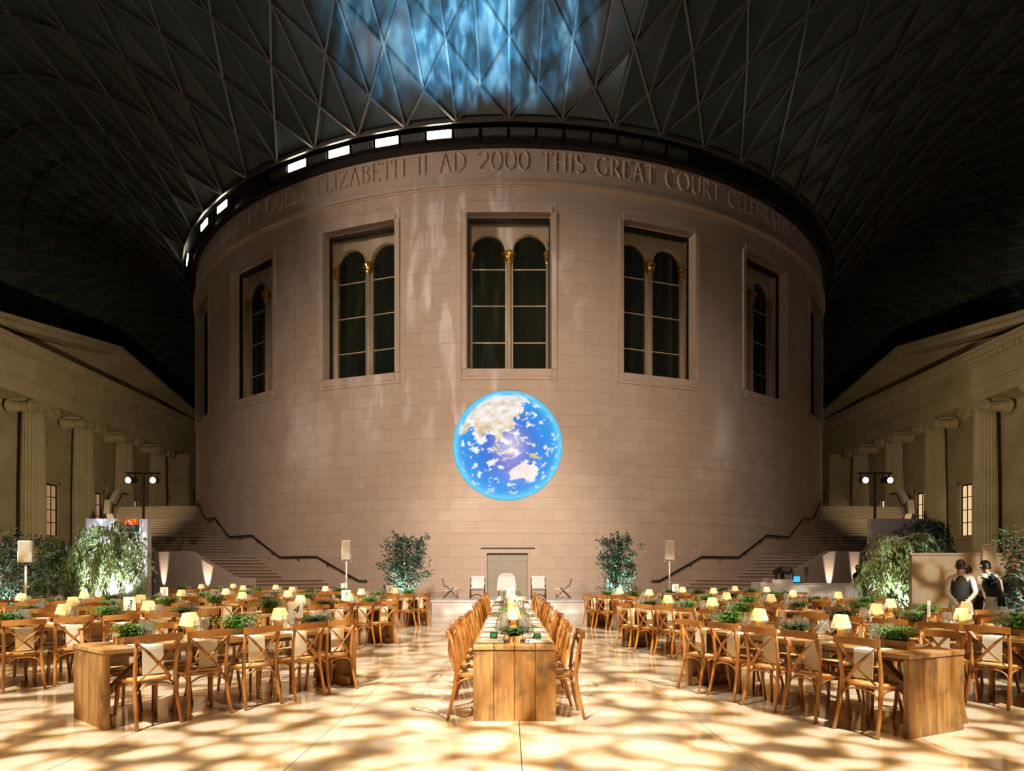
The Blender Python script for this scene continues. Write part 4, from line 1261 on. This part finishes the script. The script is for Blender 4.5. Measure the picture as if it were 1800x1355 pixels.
# votive glasses
for (x, y, lab) in ((.30, 6.62, 'green votive glass at the front of table ten'), (-.17, 6.75, 'green votive glass left of the front fern'), (3.58, 6.02, 'dark green votive glass on the front right table'), (-.10, 10.6, 'green votive glass on table nine'), (.15, 8.4, 'green votive glass midway along table ten')):
    e = empty('votive', (x, y, .772), label=lab, cat='candle holder', group='green votive glasses')
    link('bowl', VOT, e); link('candle', VOTC, e)
# ------------------------------------------------------------------ trees
def leaf_quad(m, p, d, up, L, W):
    """a pointed leaf of four corners along direction d"""
    sdv = nrm(crs(d, up)) if abs(d[0] * up[0] + d[1] * up[1] + d[2] * up[2]) < .98 else (1, 0, 0)
    a = p; b = tuple(p[k] + d[k] * L * .5 + sdv[k] * W / 2 for k in range(3)); c = tuple(p[k] + d[k] * L for k in range(3)); e = tuple(p[k] + d[k] * L * .5 - sdv[k] * W / 2 for k in range(3))
    m.add([a, b, c, e], [(0, 1, 2, 3)])
def bushy_tree(x, y, h, rad, seed, label, n_st=4, leaf_l=.115, n_leaf=3400, base=.55, squash=1.0):
    r = random.Random(seed)
    e = empty('leafy_tree', (x, y, 0), 0, label=label, cat='tree', group='leafy uplit trees')
    MB().lathe([(.16, 0), (.20, .30), (.21, .34), (.17, .34), (.16, .28)], 14).build('pot', 'pot', e)
    fo = MB(); tips = []
    for s in range(n_st):
        a = 2 * PI * s / n_st + r.uniform(-.4, .4); lean = rad * r.uniform(.25, .6)
        pts = [(0 + .03 * cos(a), .03 * sin(a), .28)]
        for i in range(1, 7):
            f = i / 6
            pts.append((lean * cos(a) * f + r.uniform(-.04, .04), lean * sin(a) * f + r.uniform(-.04, .04), .28 + (h * r.uniform(.93, .98) - .28) * f))
        MB().tube(pts, [.022 - .0027 * i for i in range(7)], 6).build('stem', 'bark', e, True)
        for i in range(2, 7):
            for b in range(6):
                aa = r.random() * 2 * PI; g_ = r.random(); p0 = tuple(pts[i - 1][q] + (pts[i][q] - pts[i - 1][q]) * g_ for q in range(3))
                if p0[2] < base: continue
                ln = rad * r.uniform(.35, .95) * (1.15 - .55 * (p0[2] / h))
                p1 = (p0[0] + cos(aa) * ln, p0[1] + sin(aa) * ln * squash, p0[2] + r.uniform(-.15, .75) * ln)
                tips.append((p0, p1))
    tw = MB()
    for p0, p1 in tips: tw.tube([p0, tuple((p0[k] + p1[k]) / 2 + (.03 if k == 2 else 0) for k in range(3)), p1], [.008, .006, .003], 4)
    tw.build('twig_spray', 'bark', e)
    for k in range(n_leaf):
        p0, p1 = tips[r.randrange(len(tips))]; f = r.random() ** .7 * 1.06
        p = tuple(p0[i] + (p1[i] - p0[i]) * f + r.gauss(0, .06) for i in range(3))
        d = nrm((r.gauss(0, 1), r.gauss(0, 1), r.gauss(-.15, .7)))
        leaf_quad(fo, p, d, nrm((r.gauss(0, .5), r.gauss(0, .5), 1)), leaf_l * r.uniform(.6, 1.25), leaf_l * r.uniform(.42, .62))
    fo.build('foliage', 'leaf_dark', e)
    return e
def weeping_tree(x, y, h, rad, seed, label, n_br=40, n_leaf=3600, low=.45, mt='leaf_weep'):
    r = random.Random(seed)
    e = empty('weeping_tree', (x, y, 0), 0, label=label, cat='tree', group='weeping uplit trees')
    MB().lathe([(.18, 0), (.24, .34), (.25, .38), (.20, .38), (.19, .30)], 14).build('pot', 'pot', e)
    st = [(0, 0, .3), (.04, .02, h * .35), (-.03, .03, h * .62), (.02, 0, h * .88)]
    MB().tube(st, [.045, .04, .03, .012], 7).build('stem', 'bark', e, True)
    fo = MB(); tw = MB(); br = []
    for b in range(n_br):
        a = r.random() * 2 * PI; z0 = h * r.uniform(.42, .92); ln = rad * r.uniform(.30, 1.15)
        zt = min(h, z0 + h * r.uniform(.03, .14)); zl = max(low, z0 - h * r.uniform(.15, .55))
        pts = []
        for i in range(8):
            f = i / 7
            rr_ = ln * (1 - (1 - f) ** 1.8)
            z = z0 + (zt - z0) * sin(min(f * 2.2, PI / 2)) - (zt - zl) * max(0, (f - .35) / .65) ** 1.3
            pts.append((rr_ * cos(a), rr_ * sin(a), z))
        br.append(pts); tw.tube(pts, [.010 - .001 * i for i in range(8)], 4)
    tw.build('branch_spray', 'bark', e)
    for k in range(n_leaf):
        pts = br[r.randrange(n_br)]; i = r.randrange(1, 7); f = r.random()
        p = tuple(pts[i][q] + (pts[i + 1][q] - pts[i][q]) * f + r.gauss(0, .05) for q in range(3))
        d = nrm((r.gauss(0, .45), r.gauss(0, .45), -1 + r.gauss(0, .35)))
        leaf_quad(fo, p, d, nrm((r.gauss(0, 1), r.gauss(0, 1), .2)), r.uniform(.14, .30), r.uniform(.028, .055))
    fo.build('foliage', mt, e)
def uplit(x, y, z, pw, lab, back=.75, col_=(.86, .95, 1)):
    e = empty('uplight', (x, y - back, 0), 0, label=lab, cat='uplight', group='uplights under the trees')
    MB().lathe([(.09, 0), (.09, .14), (.08, .16)], 12).build('can', 'black_metal', e)
    MB().lathe([(.07, .16), (.065, .172)], 12).build('lens', 'lamp_off', e)
    spot('tree_uplight', (x, y - back, .25), (x, y, z), pw, 75, col_, .8, .04)
bushy_tree(-3.85, 22.6, 2.75, 1.1, 11, 'bushy small leaved tree left of the white stage', n_leaf=4600)
uplit(-3.72, 22.6, 1.6, 700, 'black uplight under the left stage tree')
bushy_tree(4.0, 22.8, 2.75, .9, 12, 'bushy small leaved tree right of the white stage', n_leaf=4600)
uplit(4.0, 22.8, 1.6, 700, 'black uplight under the right stage tree')
weeping_tree(-12.0, 18.6, 3.12, 1.1, 21, 'tall weeping tree in front of the totem sign')
uplit(-12.0, 18.6, 1.6, 1700, 'black uplight under the totem weeping tree', .95)
weeping_tree(-13.6, 18.6, 2.55, 1.0, 22, 'lower weeping tree left of the totem sign', 40, 3600)
bushy_tree(-12.6, 15.6, 2.45, 1.1, 23, 'dark leafy tree at the left picture edge', leaf_l=.10)
uplit(-12.6, 15.6, 1.4, 260, 'black uplight under the left edge tree')
weeping_tree(10.85, 17.2, 2.65, .95, 31, 'pale weeping tree right of the white desk', 50, 5600, .30)
uplit(10.85, 17.2, 1.5, 1500, 'black uplight under the right weeping tree', .95)
weeping_tree(12.7, 18.9, 3.2, .95, 32, 'dark weeping tree behind the pale one by the desk', 40, 3800, 1.1, 'leaf_dark')
bushy_tree(9.75, 11.4, 2.35, .75, 33, 'leafy tree at the right picture edge', leaf_l=.095, n_leaf=1500)
uplit(9.75, 11.4, 1.4, 200, 'black uplight under the right edge tree')

# ------------------------------------------------------------------ loudspeakers on stands
def speaker(x, y, top, rz, label, bw=.26, bh=.62):
    e = empty('speaker_stand', (x, y, 0), rz, label=label, cat='speaker', group='white loudspeakers on poles')
    MB().cbox(-bw / 2, bw / 2, -.12, .14, top - bh, top, .012).build('cabinet', 'white_paint', e)
    MB().box(-bw / 2 + .02, bw / 2 - .02, -.13, -.118, top - bh + .03, top - .03).build('grille', 'speaker_grille', e)
    MB().sweep([(-bw / 2 - .02, .0, top - .25), (-bw / 2 - .02, 0, top - bh - .06), (bw / 2 + .02, 0, top - bh - .06), (bw / 2 + .02, 0, top - .25)], .03, .012, (0, 1, 0)).build('yoke', 'white_paint', e)
    MB().tube([(0, 0, .05), (0, 0, top - bh - .05)], .022, 10).build('pole', 'white_paint', e, True)
    MB().tube([(-.05, 0, 1.15), (.06, 0, 1.15)], .018, 8).build('clamp', 'white_paint', e)
    for k in range(3):
        a = 2 * PI * k / 3 + .5
        MB().tube([(0, 0, .62), (.42 * cos(a), .42 * sin(a), .015)], .012, 6).build('leg', 'white_paint', e)
speaker(-5.30, 20.1, 2.50, .1, 'white speaker on a pole left of the globe')
speaker(5.22, 20.1, 2.50, -.1, 'white speaker on a pole right of the globe')
speaker(-11.2, 14.3, 2.22, .5, 'white speaker on a pole by the left trees', .26, .50)
speaker(10.95, 14.1, 2.14, -.5, 'white speaker on a pole behind the waiters', .24, .46)

# ------------------------------------------------------------------ totem signs
def totem(x0, x1, y, label, printed):
    e = empty('totem_sign', ((x0 + x1) / 2, y, 0), 0, label=label, cat='sign')
    w_ = (x1 - x0) / 2; H = 3.24
    MB().box(-w_, w_ * .80, -.12, .10, 0, H).build('panel', 'sign_white' if printed else 'lilac_panel', e)
    MB().box(w_ * .80, w_, -.10, .12, 0, H - .01).build('edge_strip', 'sign_white' if printed else 'lilac_panel', e)
    if printed:
        xa, xb = w_ * .06, w_ * .74
        MB().box(xa, xb, -.130, -.121, H - .20, H - .01).build('orange_header', 'orange_print', e)
        MB().box(xa, xb, -.130, -.121, H - .44, H - .205).build('green_header', 'green_print', e)
        def ln(x, z, wd, h, mt='black_print'): MB().box(x, x + wd, -.134, -.1215, z, z + h).build('print', mt, e)
        def tx(s, x, z, sz, mt):
            me = text_mesh(s, sz); b = MB(); b.v = [(v.co.x + x, -.1335, v.co.y + z) for v in me.vertices]; b.f = [tuple(p.vertices) for p in me.polygons]; b.mi = [0] * len(b.f)
            b.build('lettering', mt, e)
        tx('Ground floor', xa + .10, H - .11, .065, 'white_print'); tx('You are here', xa + .10, H - .17, .045, 'white_print')
        tx('Restaurants', xa + .10, H - .29, .065, 'white_print'); tx('Members only', xa + .10, H - .37, .04, 'white_print'); tx('Great Court Restaurant', xa + .10, H - .42, .04, 'white_print')
        tx('+  Upper floor', xa + .04, H - .52, .055, 'black_print'); tx('Rooms', xa + .10, H - .60, .045, 'black_print')
        for z, n in ((H - .70, 3), (H - 1.32, 2), (H - 1.58, 2)):
            for k in range(n): ln(xb - .30 + k * .10 if n == 2 else xa + .04 + k * .09, z, .075, .065)
        for z in (H - 1.16, H - 1.44, H - 1.49): ln(xb - .28, z, .16, .018)
        for z in (H - 1.16, H - 1.44): ln(xb - .05, z, .025, .025)
        for z in (H - 1.95, H - 2.02, H - 2.09): ln(xa - .02, z, .03, .03)
totem(-13.98, -11.95, 20.5, 'tall white totem sign with orange and dark green header', True)
uplit(-12.9, 20.35, 1.9, 420, 'black uplight at the foot of the totem sign', .95, (.96, .97, 1))
totem(11.95, 13.90, 20.5, 'tall plain lilac grey totem panel behind the right trees', False)

# ------------------------------------------------------------------ white desk with the technician's gear
dk = empty('desk', (10.6, 21.5, 0), 0, label='long white control desk before the right stairs', cat='desk')
MB().box(-1.75, 1.95, -.40, -.35, .0, 1.06).build('front_panel', 'white_gloss', dk)
MB().box(-2.0, -1.75, -.40, .45, .0, 1.12).build('end_pier', 'white_gloss', dk)
MB().box(1.90, 1.95, -.35, .45, .0, 1.06).build('side_panel', 'white_gloss', dk)
MB().box(-1.78, 1.98, -.43, .10, 1.06, 1.09).build('counter_top', 'white_gloss', dk)
MB().box(-1.75, 1.9, .10, .45, .70, .74).build('work_shelf', 'white_gloss', dk)
lp = empty('laptop', (9.98, 21.35, 1.09), .15, label='laptop with a bright blue screen on the desk', cat='laptop')
MB().cbox(-.17, .17, -.12, .12, 0, .02, .004).build('keyboard_base', 'black_metal', lp)
MB().box(-.17, .17, .115, .13, .02, .25).build('lid', 'black_metal', lp)
MB().box(-.155, .155, .108, .115, .035, .235).build('screen', 'screen_blue', lp)
for (x, rz, lab) in ((9.35, .5, 'black moving head spotlight at the left end of the desk'), (9.68, -.5, 'second black moving head spotlight beside the laptop')):
    e = empty('moving_head', (x, 21.4, 1.09), rz, label=lab, cat='spotlight', group='moving heads on the desk')
    MB().cbox(-.16, .16, -.14, .14, 0, .13, .01).build('base', 'white_paint', e)
    for s in (-1, 1): MB().sweep([(s * .13, 0, .12), (s * .16, 0, .30), (s * .13, 0, .44)], .05, .09, (1, 0, 0)).build('yoke_arm', 'black_metal', e)
    hd = MB().tube([(-.02, .20, .36), (-.01, .06, .40), (0, -.12, .46), (0, -.22, .48)], [.07, .12, .12, .10], 12)
    hd.build('head', 'black_metal', e, True)
    MB().tube([(0, -.221, .48), (0, -.232, .484)], [.085, .08], 12).build('lens', 'lamp_off', e)
mo_ = empty('monitor', (10.35, 21.5, 1.09), -.1, label='small dark screen on a stalk behind the laptop', cat='monitor')
MB().tube([(0, 0, 0), (0, 0, .35)], .012, 6).build('stalk', 'black_metal', mo_); MB().box(-.06, .06, -.01, .02, .28, .55).build('display', 'green_print', mo_)

# ------------------------------------------------------------------ lamp masts on the stairs
for side, nm in ((-1, 'left'), (1, 'right')):
    bxp = side * 15.4; yy = 26.0
    e = empty('lamp_mast', (bxp, yy, 0), 0, label='lamp mast with two spotlights before the %s portico' % nm, cat='lamp mast', group='lamp masts by the porticos')
    MB().tube([(0, 0, 0), (0, 0, 5.62)], .05, 8).build('mast', 'dark_metal', e)
    MB().lathe([(.5, 0), (.5, .05), (.1, .08)], 12).build('foot', 'dark_metal', e)
    MB().sweep([(-.72, 0, 5.62), (.72, 0, 5.62)], .06, .06, (0, 0, 1)).build('crossbar', 'dark_metal', e)
    for s in (-1, 1):
        MB().sweep([(s * .46 - .13, 0, 5.58), (s * .46 - .13, 0, 5.25), (s * .46 + .13, 0, 5.25), (s * .46 + .13, 0, 5.58)], .03, .03, (0, 1, 0)).build('yoke', 'dark_metal', e)
        MB().tube([(s * .46 + s * .05, -.22, 5.30), (s * .46, .22, 5.36)], [.15, .12], 12).build('lamp_can', 'dark_metal', e)
        MB().tube([(s * .46 + s * .05, -.225, 5.30), (s * .46 + s * .05, -.24, 5.30)], [.12, .11], 12).build('lamp_lens', 'lamp_lit', e)
    spot('mast_spotlight', (bxp + side * .8, yy + .3, 5.5), (side * 34, 42, 9.0), 4600 if side < 0 else 3800, 76, (1, .82, .48), .9, .15)

# ------------------------------------------------------------------ stage chairs
def sling_chair(x, y, z, rz, label):
    e = empty('sling_chair', (x, y, z), rz, label=label, cat='chair', group='white sling chairs on the stage')
    for s in (-1, 1):
        MB().sweep([(s * .27, .28, 0), (s * .27, -.20, .50)], .045, .03, (1, 0, 0)).build('leg', 'dark_oak', e)
        MB().sweep([(s * .27, -.28, 0), (s * .27, .10, .40)], .045, .03, (1, 0, 0)).build('leg', 'dark_oak', e)
        MB().sweep([(s * .27, -.22, .42), (s * .27, -.33, .78)], .045, .03, (1, 0, 0)).build('back_post', 'dark_oak', e)
    MB().sweep([(0, .30, .40), (0, .05, .33), (0, -.24, .30)], .52, .03, (1, 0, 0)).build('sling_seat', 'white_paint', e)
    MB().sweep([(0, -.21, .36), (0, -.27, .60), (0, -.36, .84)], .52, .03, (1, 0, 0)).build('sling_back', 'white_paint', e)
    MB().sweep([(-.27, .26, .08), (0, .27, .16), (.27, .26, .08)], .05, .02, (0, 0, 1)).build('stretcher', 'dark_oak', e)
sling_chair(-2.25, 23.7, .46, -1.45, 'white sling chair in profile, left end of the stage')
sling_chair(-1.22, 23.8, .46, PI, 'white sling chair seen from the front, left of the door')
sling_chair(1.13, 23.8, .46, PI, 'white sling chair seen from the front, right of the door')
sling_chair(2.08, 23.7, .46, 1.45, 'white sling chair in profile, right end of the stage')
e = empty('tub_chair', (-.10, 23.6, .46), 0, label='white rounded tub chair in the middle of the stage', cat='chair')
ol = [(-.33, 0), (.33, 0), (.34, .35), (.31, .55), (.22, .66), (0, .70), (-.22, .66), (-.31, .55), (-.34, .35)]
MB().prism([(a, b + .28) for a, b in ol], lambda a, b: (a, -.26 + abs(a) * .3, b), lambda a, b: (a, -.18 + abs(a) * .3, b)).build('back_shell', 'white_paint', e)
MB().cbox(-.30, .30, -.2, .30, .30, .42, .02).build('seat', 'white_paint', e)
for s in (-1, 1):
    MB().cbox(s * .33 - .03, s * .33 + .03, -.15, .28, .30, .60, .01).build('armrest', 'white_paint', e)
    for y in (-.18, .26): MB().sweep([(s * .28, y, .31), (s * .32, y, 0)], .035, .03, (1, 0, 0)).build('leg', 'dark_oak', e)

# ------------------------------------------------------------------ service wall behind the waiters
sw = empty('service_wall', (11.6, 15.4, 0), -.05, label='plain brown partition behind the waiters', cat='partition')
MB().box(-1.5, 1.4, 0, .12, 0, 1.92).build('panel', 'brown_panel', sw)
MB().box(-1.55, 1.45, -.02, .14, 1.92, 1.97).build('capping', 'brown_panel', sw)
MB().box(-1.5, 1.4, -.02, .0, 0, .10).build('skirting', 'dark_metal', sw)

# ------------------------------------------------------------------ people
def skin_body(name, J, E, parent, smooth_mats, seg_mat):
    """one continuous surface grown over a skeleton; J: joint -> (pos, radius), E: list of (a, b)"""
    ks = list(J); ix = {k: i for i, k in enumerate(ks)}
    me = bpy.data.meshes.new(name)
    me.from_pydata([J[k][0] for k in ks], [(ix[a], ix[b]) for a, b in E], [])
    o = bpy.data.objects.new(name, me); COL.objects.link(o)
    md = o.modifiers.new('Skin', 'SKIN'); md.use_smooth_shade = True
    sv = me.skin_vertices[0].data
    for k in ks:
        rr_ = J[k][1]
        sv[ix[k]].radius = rr_ if isinstance(rr_, tuple) else (rr_, rr_)
    sv[ix['pelvis']].use_root = True
    sb = o.modifiers.new('Sub', 'SUBSURF'); sb.levels = 2; sb.render_levels = 2
    dg = bpy.context.evaluated_depsgraph_get()
    nm = bpy.data.meshes.new_from_object(o.evaluated_get(dg))
    bpy.data.objects.remove(o)
    nm.materials.clear()
    for mt in smooth_mats: nm.materials.append(MATS[mt])
    segs = [(Vector(J[a][0]), Vector(J[b][0]), seg_mat(a, b)) for a, b in E]
    mi = []
    for p in nm.polygons:
        c = Vector(p.center); best = None
        for a, b, m_ in segs:
            ab = b - a; t = max(0, min(1, (c - a).dot(ab) / (ab.dot(ab) or 1)))
            d = (c - (a + ab * t)).length
            if best is None or d < best[0]: best = (d, m_)
        mi.append(best[1])
    nm.polygons.foreach_set('material_index', mi)
    nm.polygons.foreach_set('use_smooth', [True] * len(mi))
    return link(name, nm, parent)
def person(x, y, rz, label, pose, mats, hair, vest=None, apron=False, h=1.0, long_hair=False):
    """local frame: the person looks along -y"""
    e = empty('person', (x, y, 0), rz, label=label, cat='person', group='staff at work')
    e.scale = (h, h, h)
    bend = pose.get('bend', 0)       # forward lean of the torso
    hip = .93; cb, sb = cos(bend), sin(bend)
    T = lambda px, py, dz: (px, py * cb - dz * sb, hip + dz * cb + py * sb)
    J = {'pelvis': ((0, 0, hip), (.155, .115)), 'belly': (T(0, 0, .16), (.140, .105)), 'chest': (T(0, .0, .36), (.165, .115)), 'collar': (T(0, .01, .50), (.10, .075)),
         'neck': (T(0, 0, .57), .052), 'head0': (T(0, -.01, .65), (.070, .078)), 'head1': (T(0, -.012, .72), (.076, .092)), 'crown': (T(0, 0, .80), (.055, .065))}
    E = [('pelvis', 'belly'), ('belly', 'chest'), ('chest', 'collar'), ('collar', 'neck'), ('neck', 'head0'), ('head0', 'head1'), ('head1', 'crown')]
    J['nose'] = (T(0, -.105, .70), .014); E.append(('head1', 'nose'))
    for s, t in ((-1, 'L'), (1, 'R')):
        st = pose.get('stance', .10)
        J['hip' + t] = ((s * .085, 0, hip - .06), .098); J['knee' + t] = ((s * st, -.02, .50), .062); J['calf' + t] = ((s * st, .0, .34), .058); J['ankle' + t] = ((s * st, .02, .09), .042); J['toe' + t] = ((s * (st + .03), -.15, .035), .036)
        E += [('pelvis', 'hip' + t), ('hip' + t, 'knee' + t), ('knee' + t, 'calf' + t), ('calf' + t, 'ankle' + t), ('ankle' + t, 'toe' + t)]
        el, wr = pose['arm' + t]
        J['sh' + t] = (T(s * .185, .0, .46), .062); J['el' + t] = (T(*el), .045); J['wr' + t] = (T(*wr), .030)
        E += [('collar', 'sh' + t), ('sh' + t, 'el' + t), ('el' + t, 'wr' + t)]
        d = Vector(J['wr' + t][0]) - Vector(J['el' + t][0]); d.normalize()
        sdv = Vector((0, 0, 1)).cross(d)
        if sdv.length < .2: sdv = Vector((1, 0, 0))
        sdv.normalize(); w_ = Vector(J['wr' + t][0]); pc = w_ + d * .06
        J['palm' + t] = (tuple(pc), (.032, .018)); E.append(('wr' + t, 'palm' + t))
        for q in range(4):
            b = pc + d * .045 + sdv * (.021 - .014 * q); tp = b + d * (.050 + (.012 if q in (1, 2) else 0)) + Vector((0, 0, -.012))
            J['f%d%s' % (q, t)] = (tuple(b), .009); J['t%d%s' % (q, t)] = (tuple(tp), .007)
            E += [('palm' + t, 'f%d%s' % (q, t)), ('f%d%s' % (q, t), 't%d%s' % (q, t))]
        th = w_ + d * .03 + sdv * .045
        J['th' + t] = (tuple(th), .010); J['tt' + t] = (tuple(th + d * .04 + sdv * .012), .008)
        E += [('palm' + t, 'th' + t), ('th' + t, 'tt' + t)]
    def seg(a, b):
        k = a + b
        if any(q in k for q in ('palm', 'f0', 'f1', 'f2', 'f3', 't0', 't1', 't2', 't3', 'th', 'tt')) : return 1
        if 'neck' in b or 'head' in k or 'crown' in k or 'nose' in k: return 1
        if 'ankle' in a: return 3
        if 'hip' in k or 'knee' in k or 'calf' in k or 'ankle' in k: return 2
        return 0
    skin_body('body', J, E, e, mats, seg)
    # hair cap
    hc = MB()
    rows = 7; vs = []; fs = []; sg = 14
    for i in range(rows):
        el = PI / 2 * (1 - i / (rows - 1) * 1.62)
        for k in range(sg):
            a = 2 * PI * k / sg; fr = max(0, -sin(a))
            el2 = max(el, .42 * fr * PI / 2 - (0 if fr < .4 else -.12))
            if fr < .2: el2 = el
            x_, y_, z_ = .086 * max(cos(el2), .88 if el2 < 0 else 0) * cos(a), .102 * max(cos(el2), .88 if el2 < 0 else 0) * sin(a) + .008, .108 * sin(el2)
            p = (x_ * (1 + .05 * sin(5 * a + i)), y_, z_)
            vs.append(T(p[0], p[1], .735 + p[2]))
    for i in range(rows - 1):
        for k in range(sg): fs.append((i * sg + k, i * sg + (k + 1) % sg, (i + 1) * sg + (k + 1) % sg, (i + 1) * sg + k))
    hc.add(vs, fs)
    if long_hair:
        for k in range(9):
            a = R_(20 + 140 * k / 8); x_, y_ = .088 * cos(a), .105 * sin(a)
            hc.tube([T(x_, y_, .76), T(x_ * 1.1, y_ * 1.05, .64), T(x_ * 1.15, y_ * .95 + .02, .50), T(x_ * .9, y_ * .8 + .03, .38)], [.03, .034, .032, .012], 6)
    hc.build('hair', hair, e, True)
    for s in (-1, 1): MB().tube([T(s * .078, .0, .685), T(s * .092, .012, .70), T(s * .088, .01, .735)], [.012, .018, .010], 6).build('ear', 'skin', e, True)
    for s in (-1, 1): MB().lathe([(.001, -.009), (.010, -.004), (.010, .004), (.001, .009)], 8, T(s * .032, -.092, .725)).build('eye', 'hair_black', e, True)
    MB().tube([T(-.024, -.094, .655), T(0, -.100, .652), T(.024, -.094, .655)], [.004, .007, .004], 5).build('mouth', 'lips', e, True)
    if vest:
        vm = MB(); vs = []; fs = []; sg = 20
        for (dz, rx, ry) in ((-.07, .170, .136), (.06, .154, .124), (.17, .146, .118), (.28, .164, .126), (.38, .168, .128), (.46, .138, .112), (.515, .098, .088)):
            for k in range(sg):
                a = 2 * PI * k / sg; vs.append(T(rx * cos(a), ry * sin(a), dz))
        for i in range(6):
            for k in range(sg): fs.append((i * sg + k, i * sg + (k + 1) % sg, (i + 1) * sg + (k + 1) % sg, (i + 1) * sg + k))
        vm.add(vs, fs).build('waistcoat', vest, e, True)
        vs = []; fs = []
        for (dz, rx, ry) in ((.51, .080, .078), (.56, .068, .070), (.555, .060, .062)):
            for k in range(sg):
                a = 2 * PI * k / sg; vs.append(T(rx * cos(a), ry * sin(a), dz))
        for i in range(2):
            for k in range(sg): fs.append((i * sg + k, i * sg + (k + 1) % sg, (i + 1) * sg + (k + 1) % sg, (i + 1) * sg + k))
        MB().add(vs, fs).build('collar', 'shirt', e, True)
    if apron:
        am = MB(); vs = []; fs = []; sg = 22
        for (z, rx, ry) in ((.98, .170, .135), (.86, .190, .150), (.60, .215, .170), (.34, .245, .190)):
            for k in range(sg + 1):
                a = R_(115) + R_(310) * k / sg
                wv = 1 + .04 * sin(k * 1.9)
                vs.append((rx * cos(a) * wv, ry * sin(a) * wv, z))
        for i in range(3):
            for k in range(sg): fs.append((i * (sg + 1) + k, i * (sg + 1) + k + 1, (i + 1) * (sg + 1) + k + 1, (i + 1) * (sg + 1) + k))
        am.add(vs, fs).build('apron', 'apron', e, True)
    return e
back_arms = {'armL': ((-.235, .10, .18), (-.06, .19, -.05)), 'armR': ((.235, .10, .18), (.06, .19, -.05))}
fwd_arms = {'armL': ((-.24, -.10, .22), (-.16, -.34, .16)), 'armR': ((.24, -.10, .22), (.16, -.34, .16))}
side_arms = {'armL': ((-.25, .02, .18), (-.26, -.10, -.06)), 'armR': ((.25, .02, .18), (.26, -.10, -.06))}
W_ = ['shirt', 'skin', 'trouser', 'black_metal']
person(8.92, 12.2, PI - .55, 'waiter with hands clasped behind his back in black waistcoat', dict(back_arms, stance=.10), W_, 'hair_black', 'vest', True, .99)
person(9.86, 12.5, PI, 'waiter bending forward away from the camera in white apron', dict(fwd_arms, bend=.40, stance=.18), W_, 'hair_black', 'vest', True, 1.02)
person(10.1, 13.3, PI + .7, 'dark haired waiter stooping behind the waiter with clasped hands', dict(fwd_arms, bend=.30), W_, 'hair_black', 'vest', False, .95)
person(10.5, 12.9, PI - .2, 'long brown haired person in a dark dress', dict(side_arms, stance=.09), ['navy', 'skin', 'trouser', 'black_metal'], 'hair_brown', None, False, .93, True)
person(12.75, 22.6, .25, 'technician in a dark suit behind the white desk', dict(fwd_arms, bend=.05), ['navy', 'skin', 'trouser', 'black_metal'], 'hair_black', 'navy', False, .98)
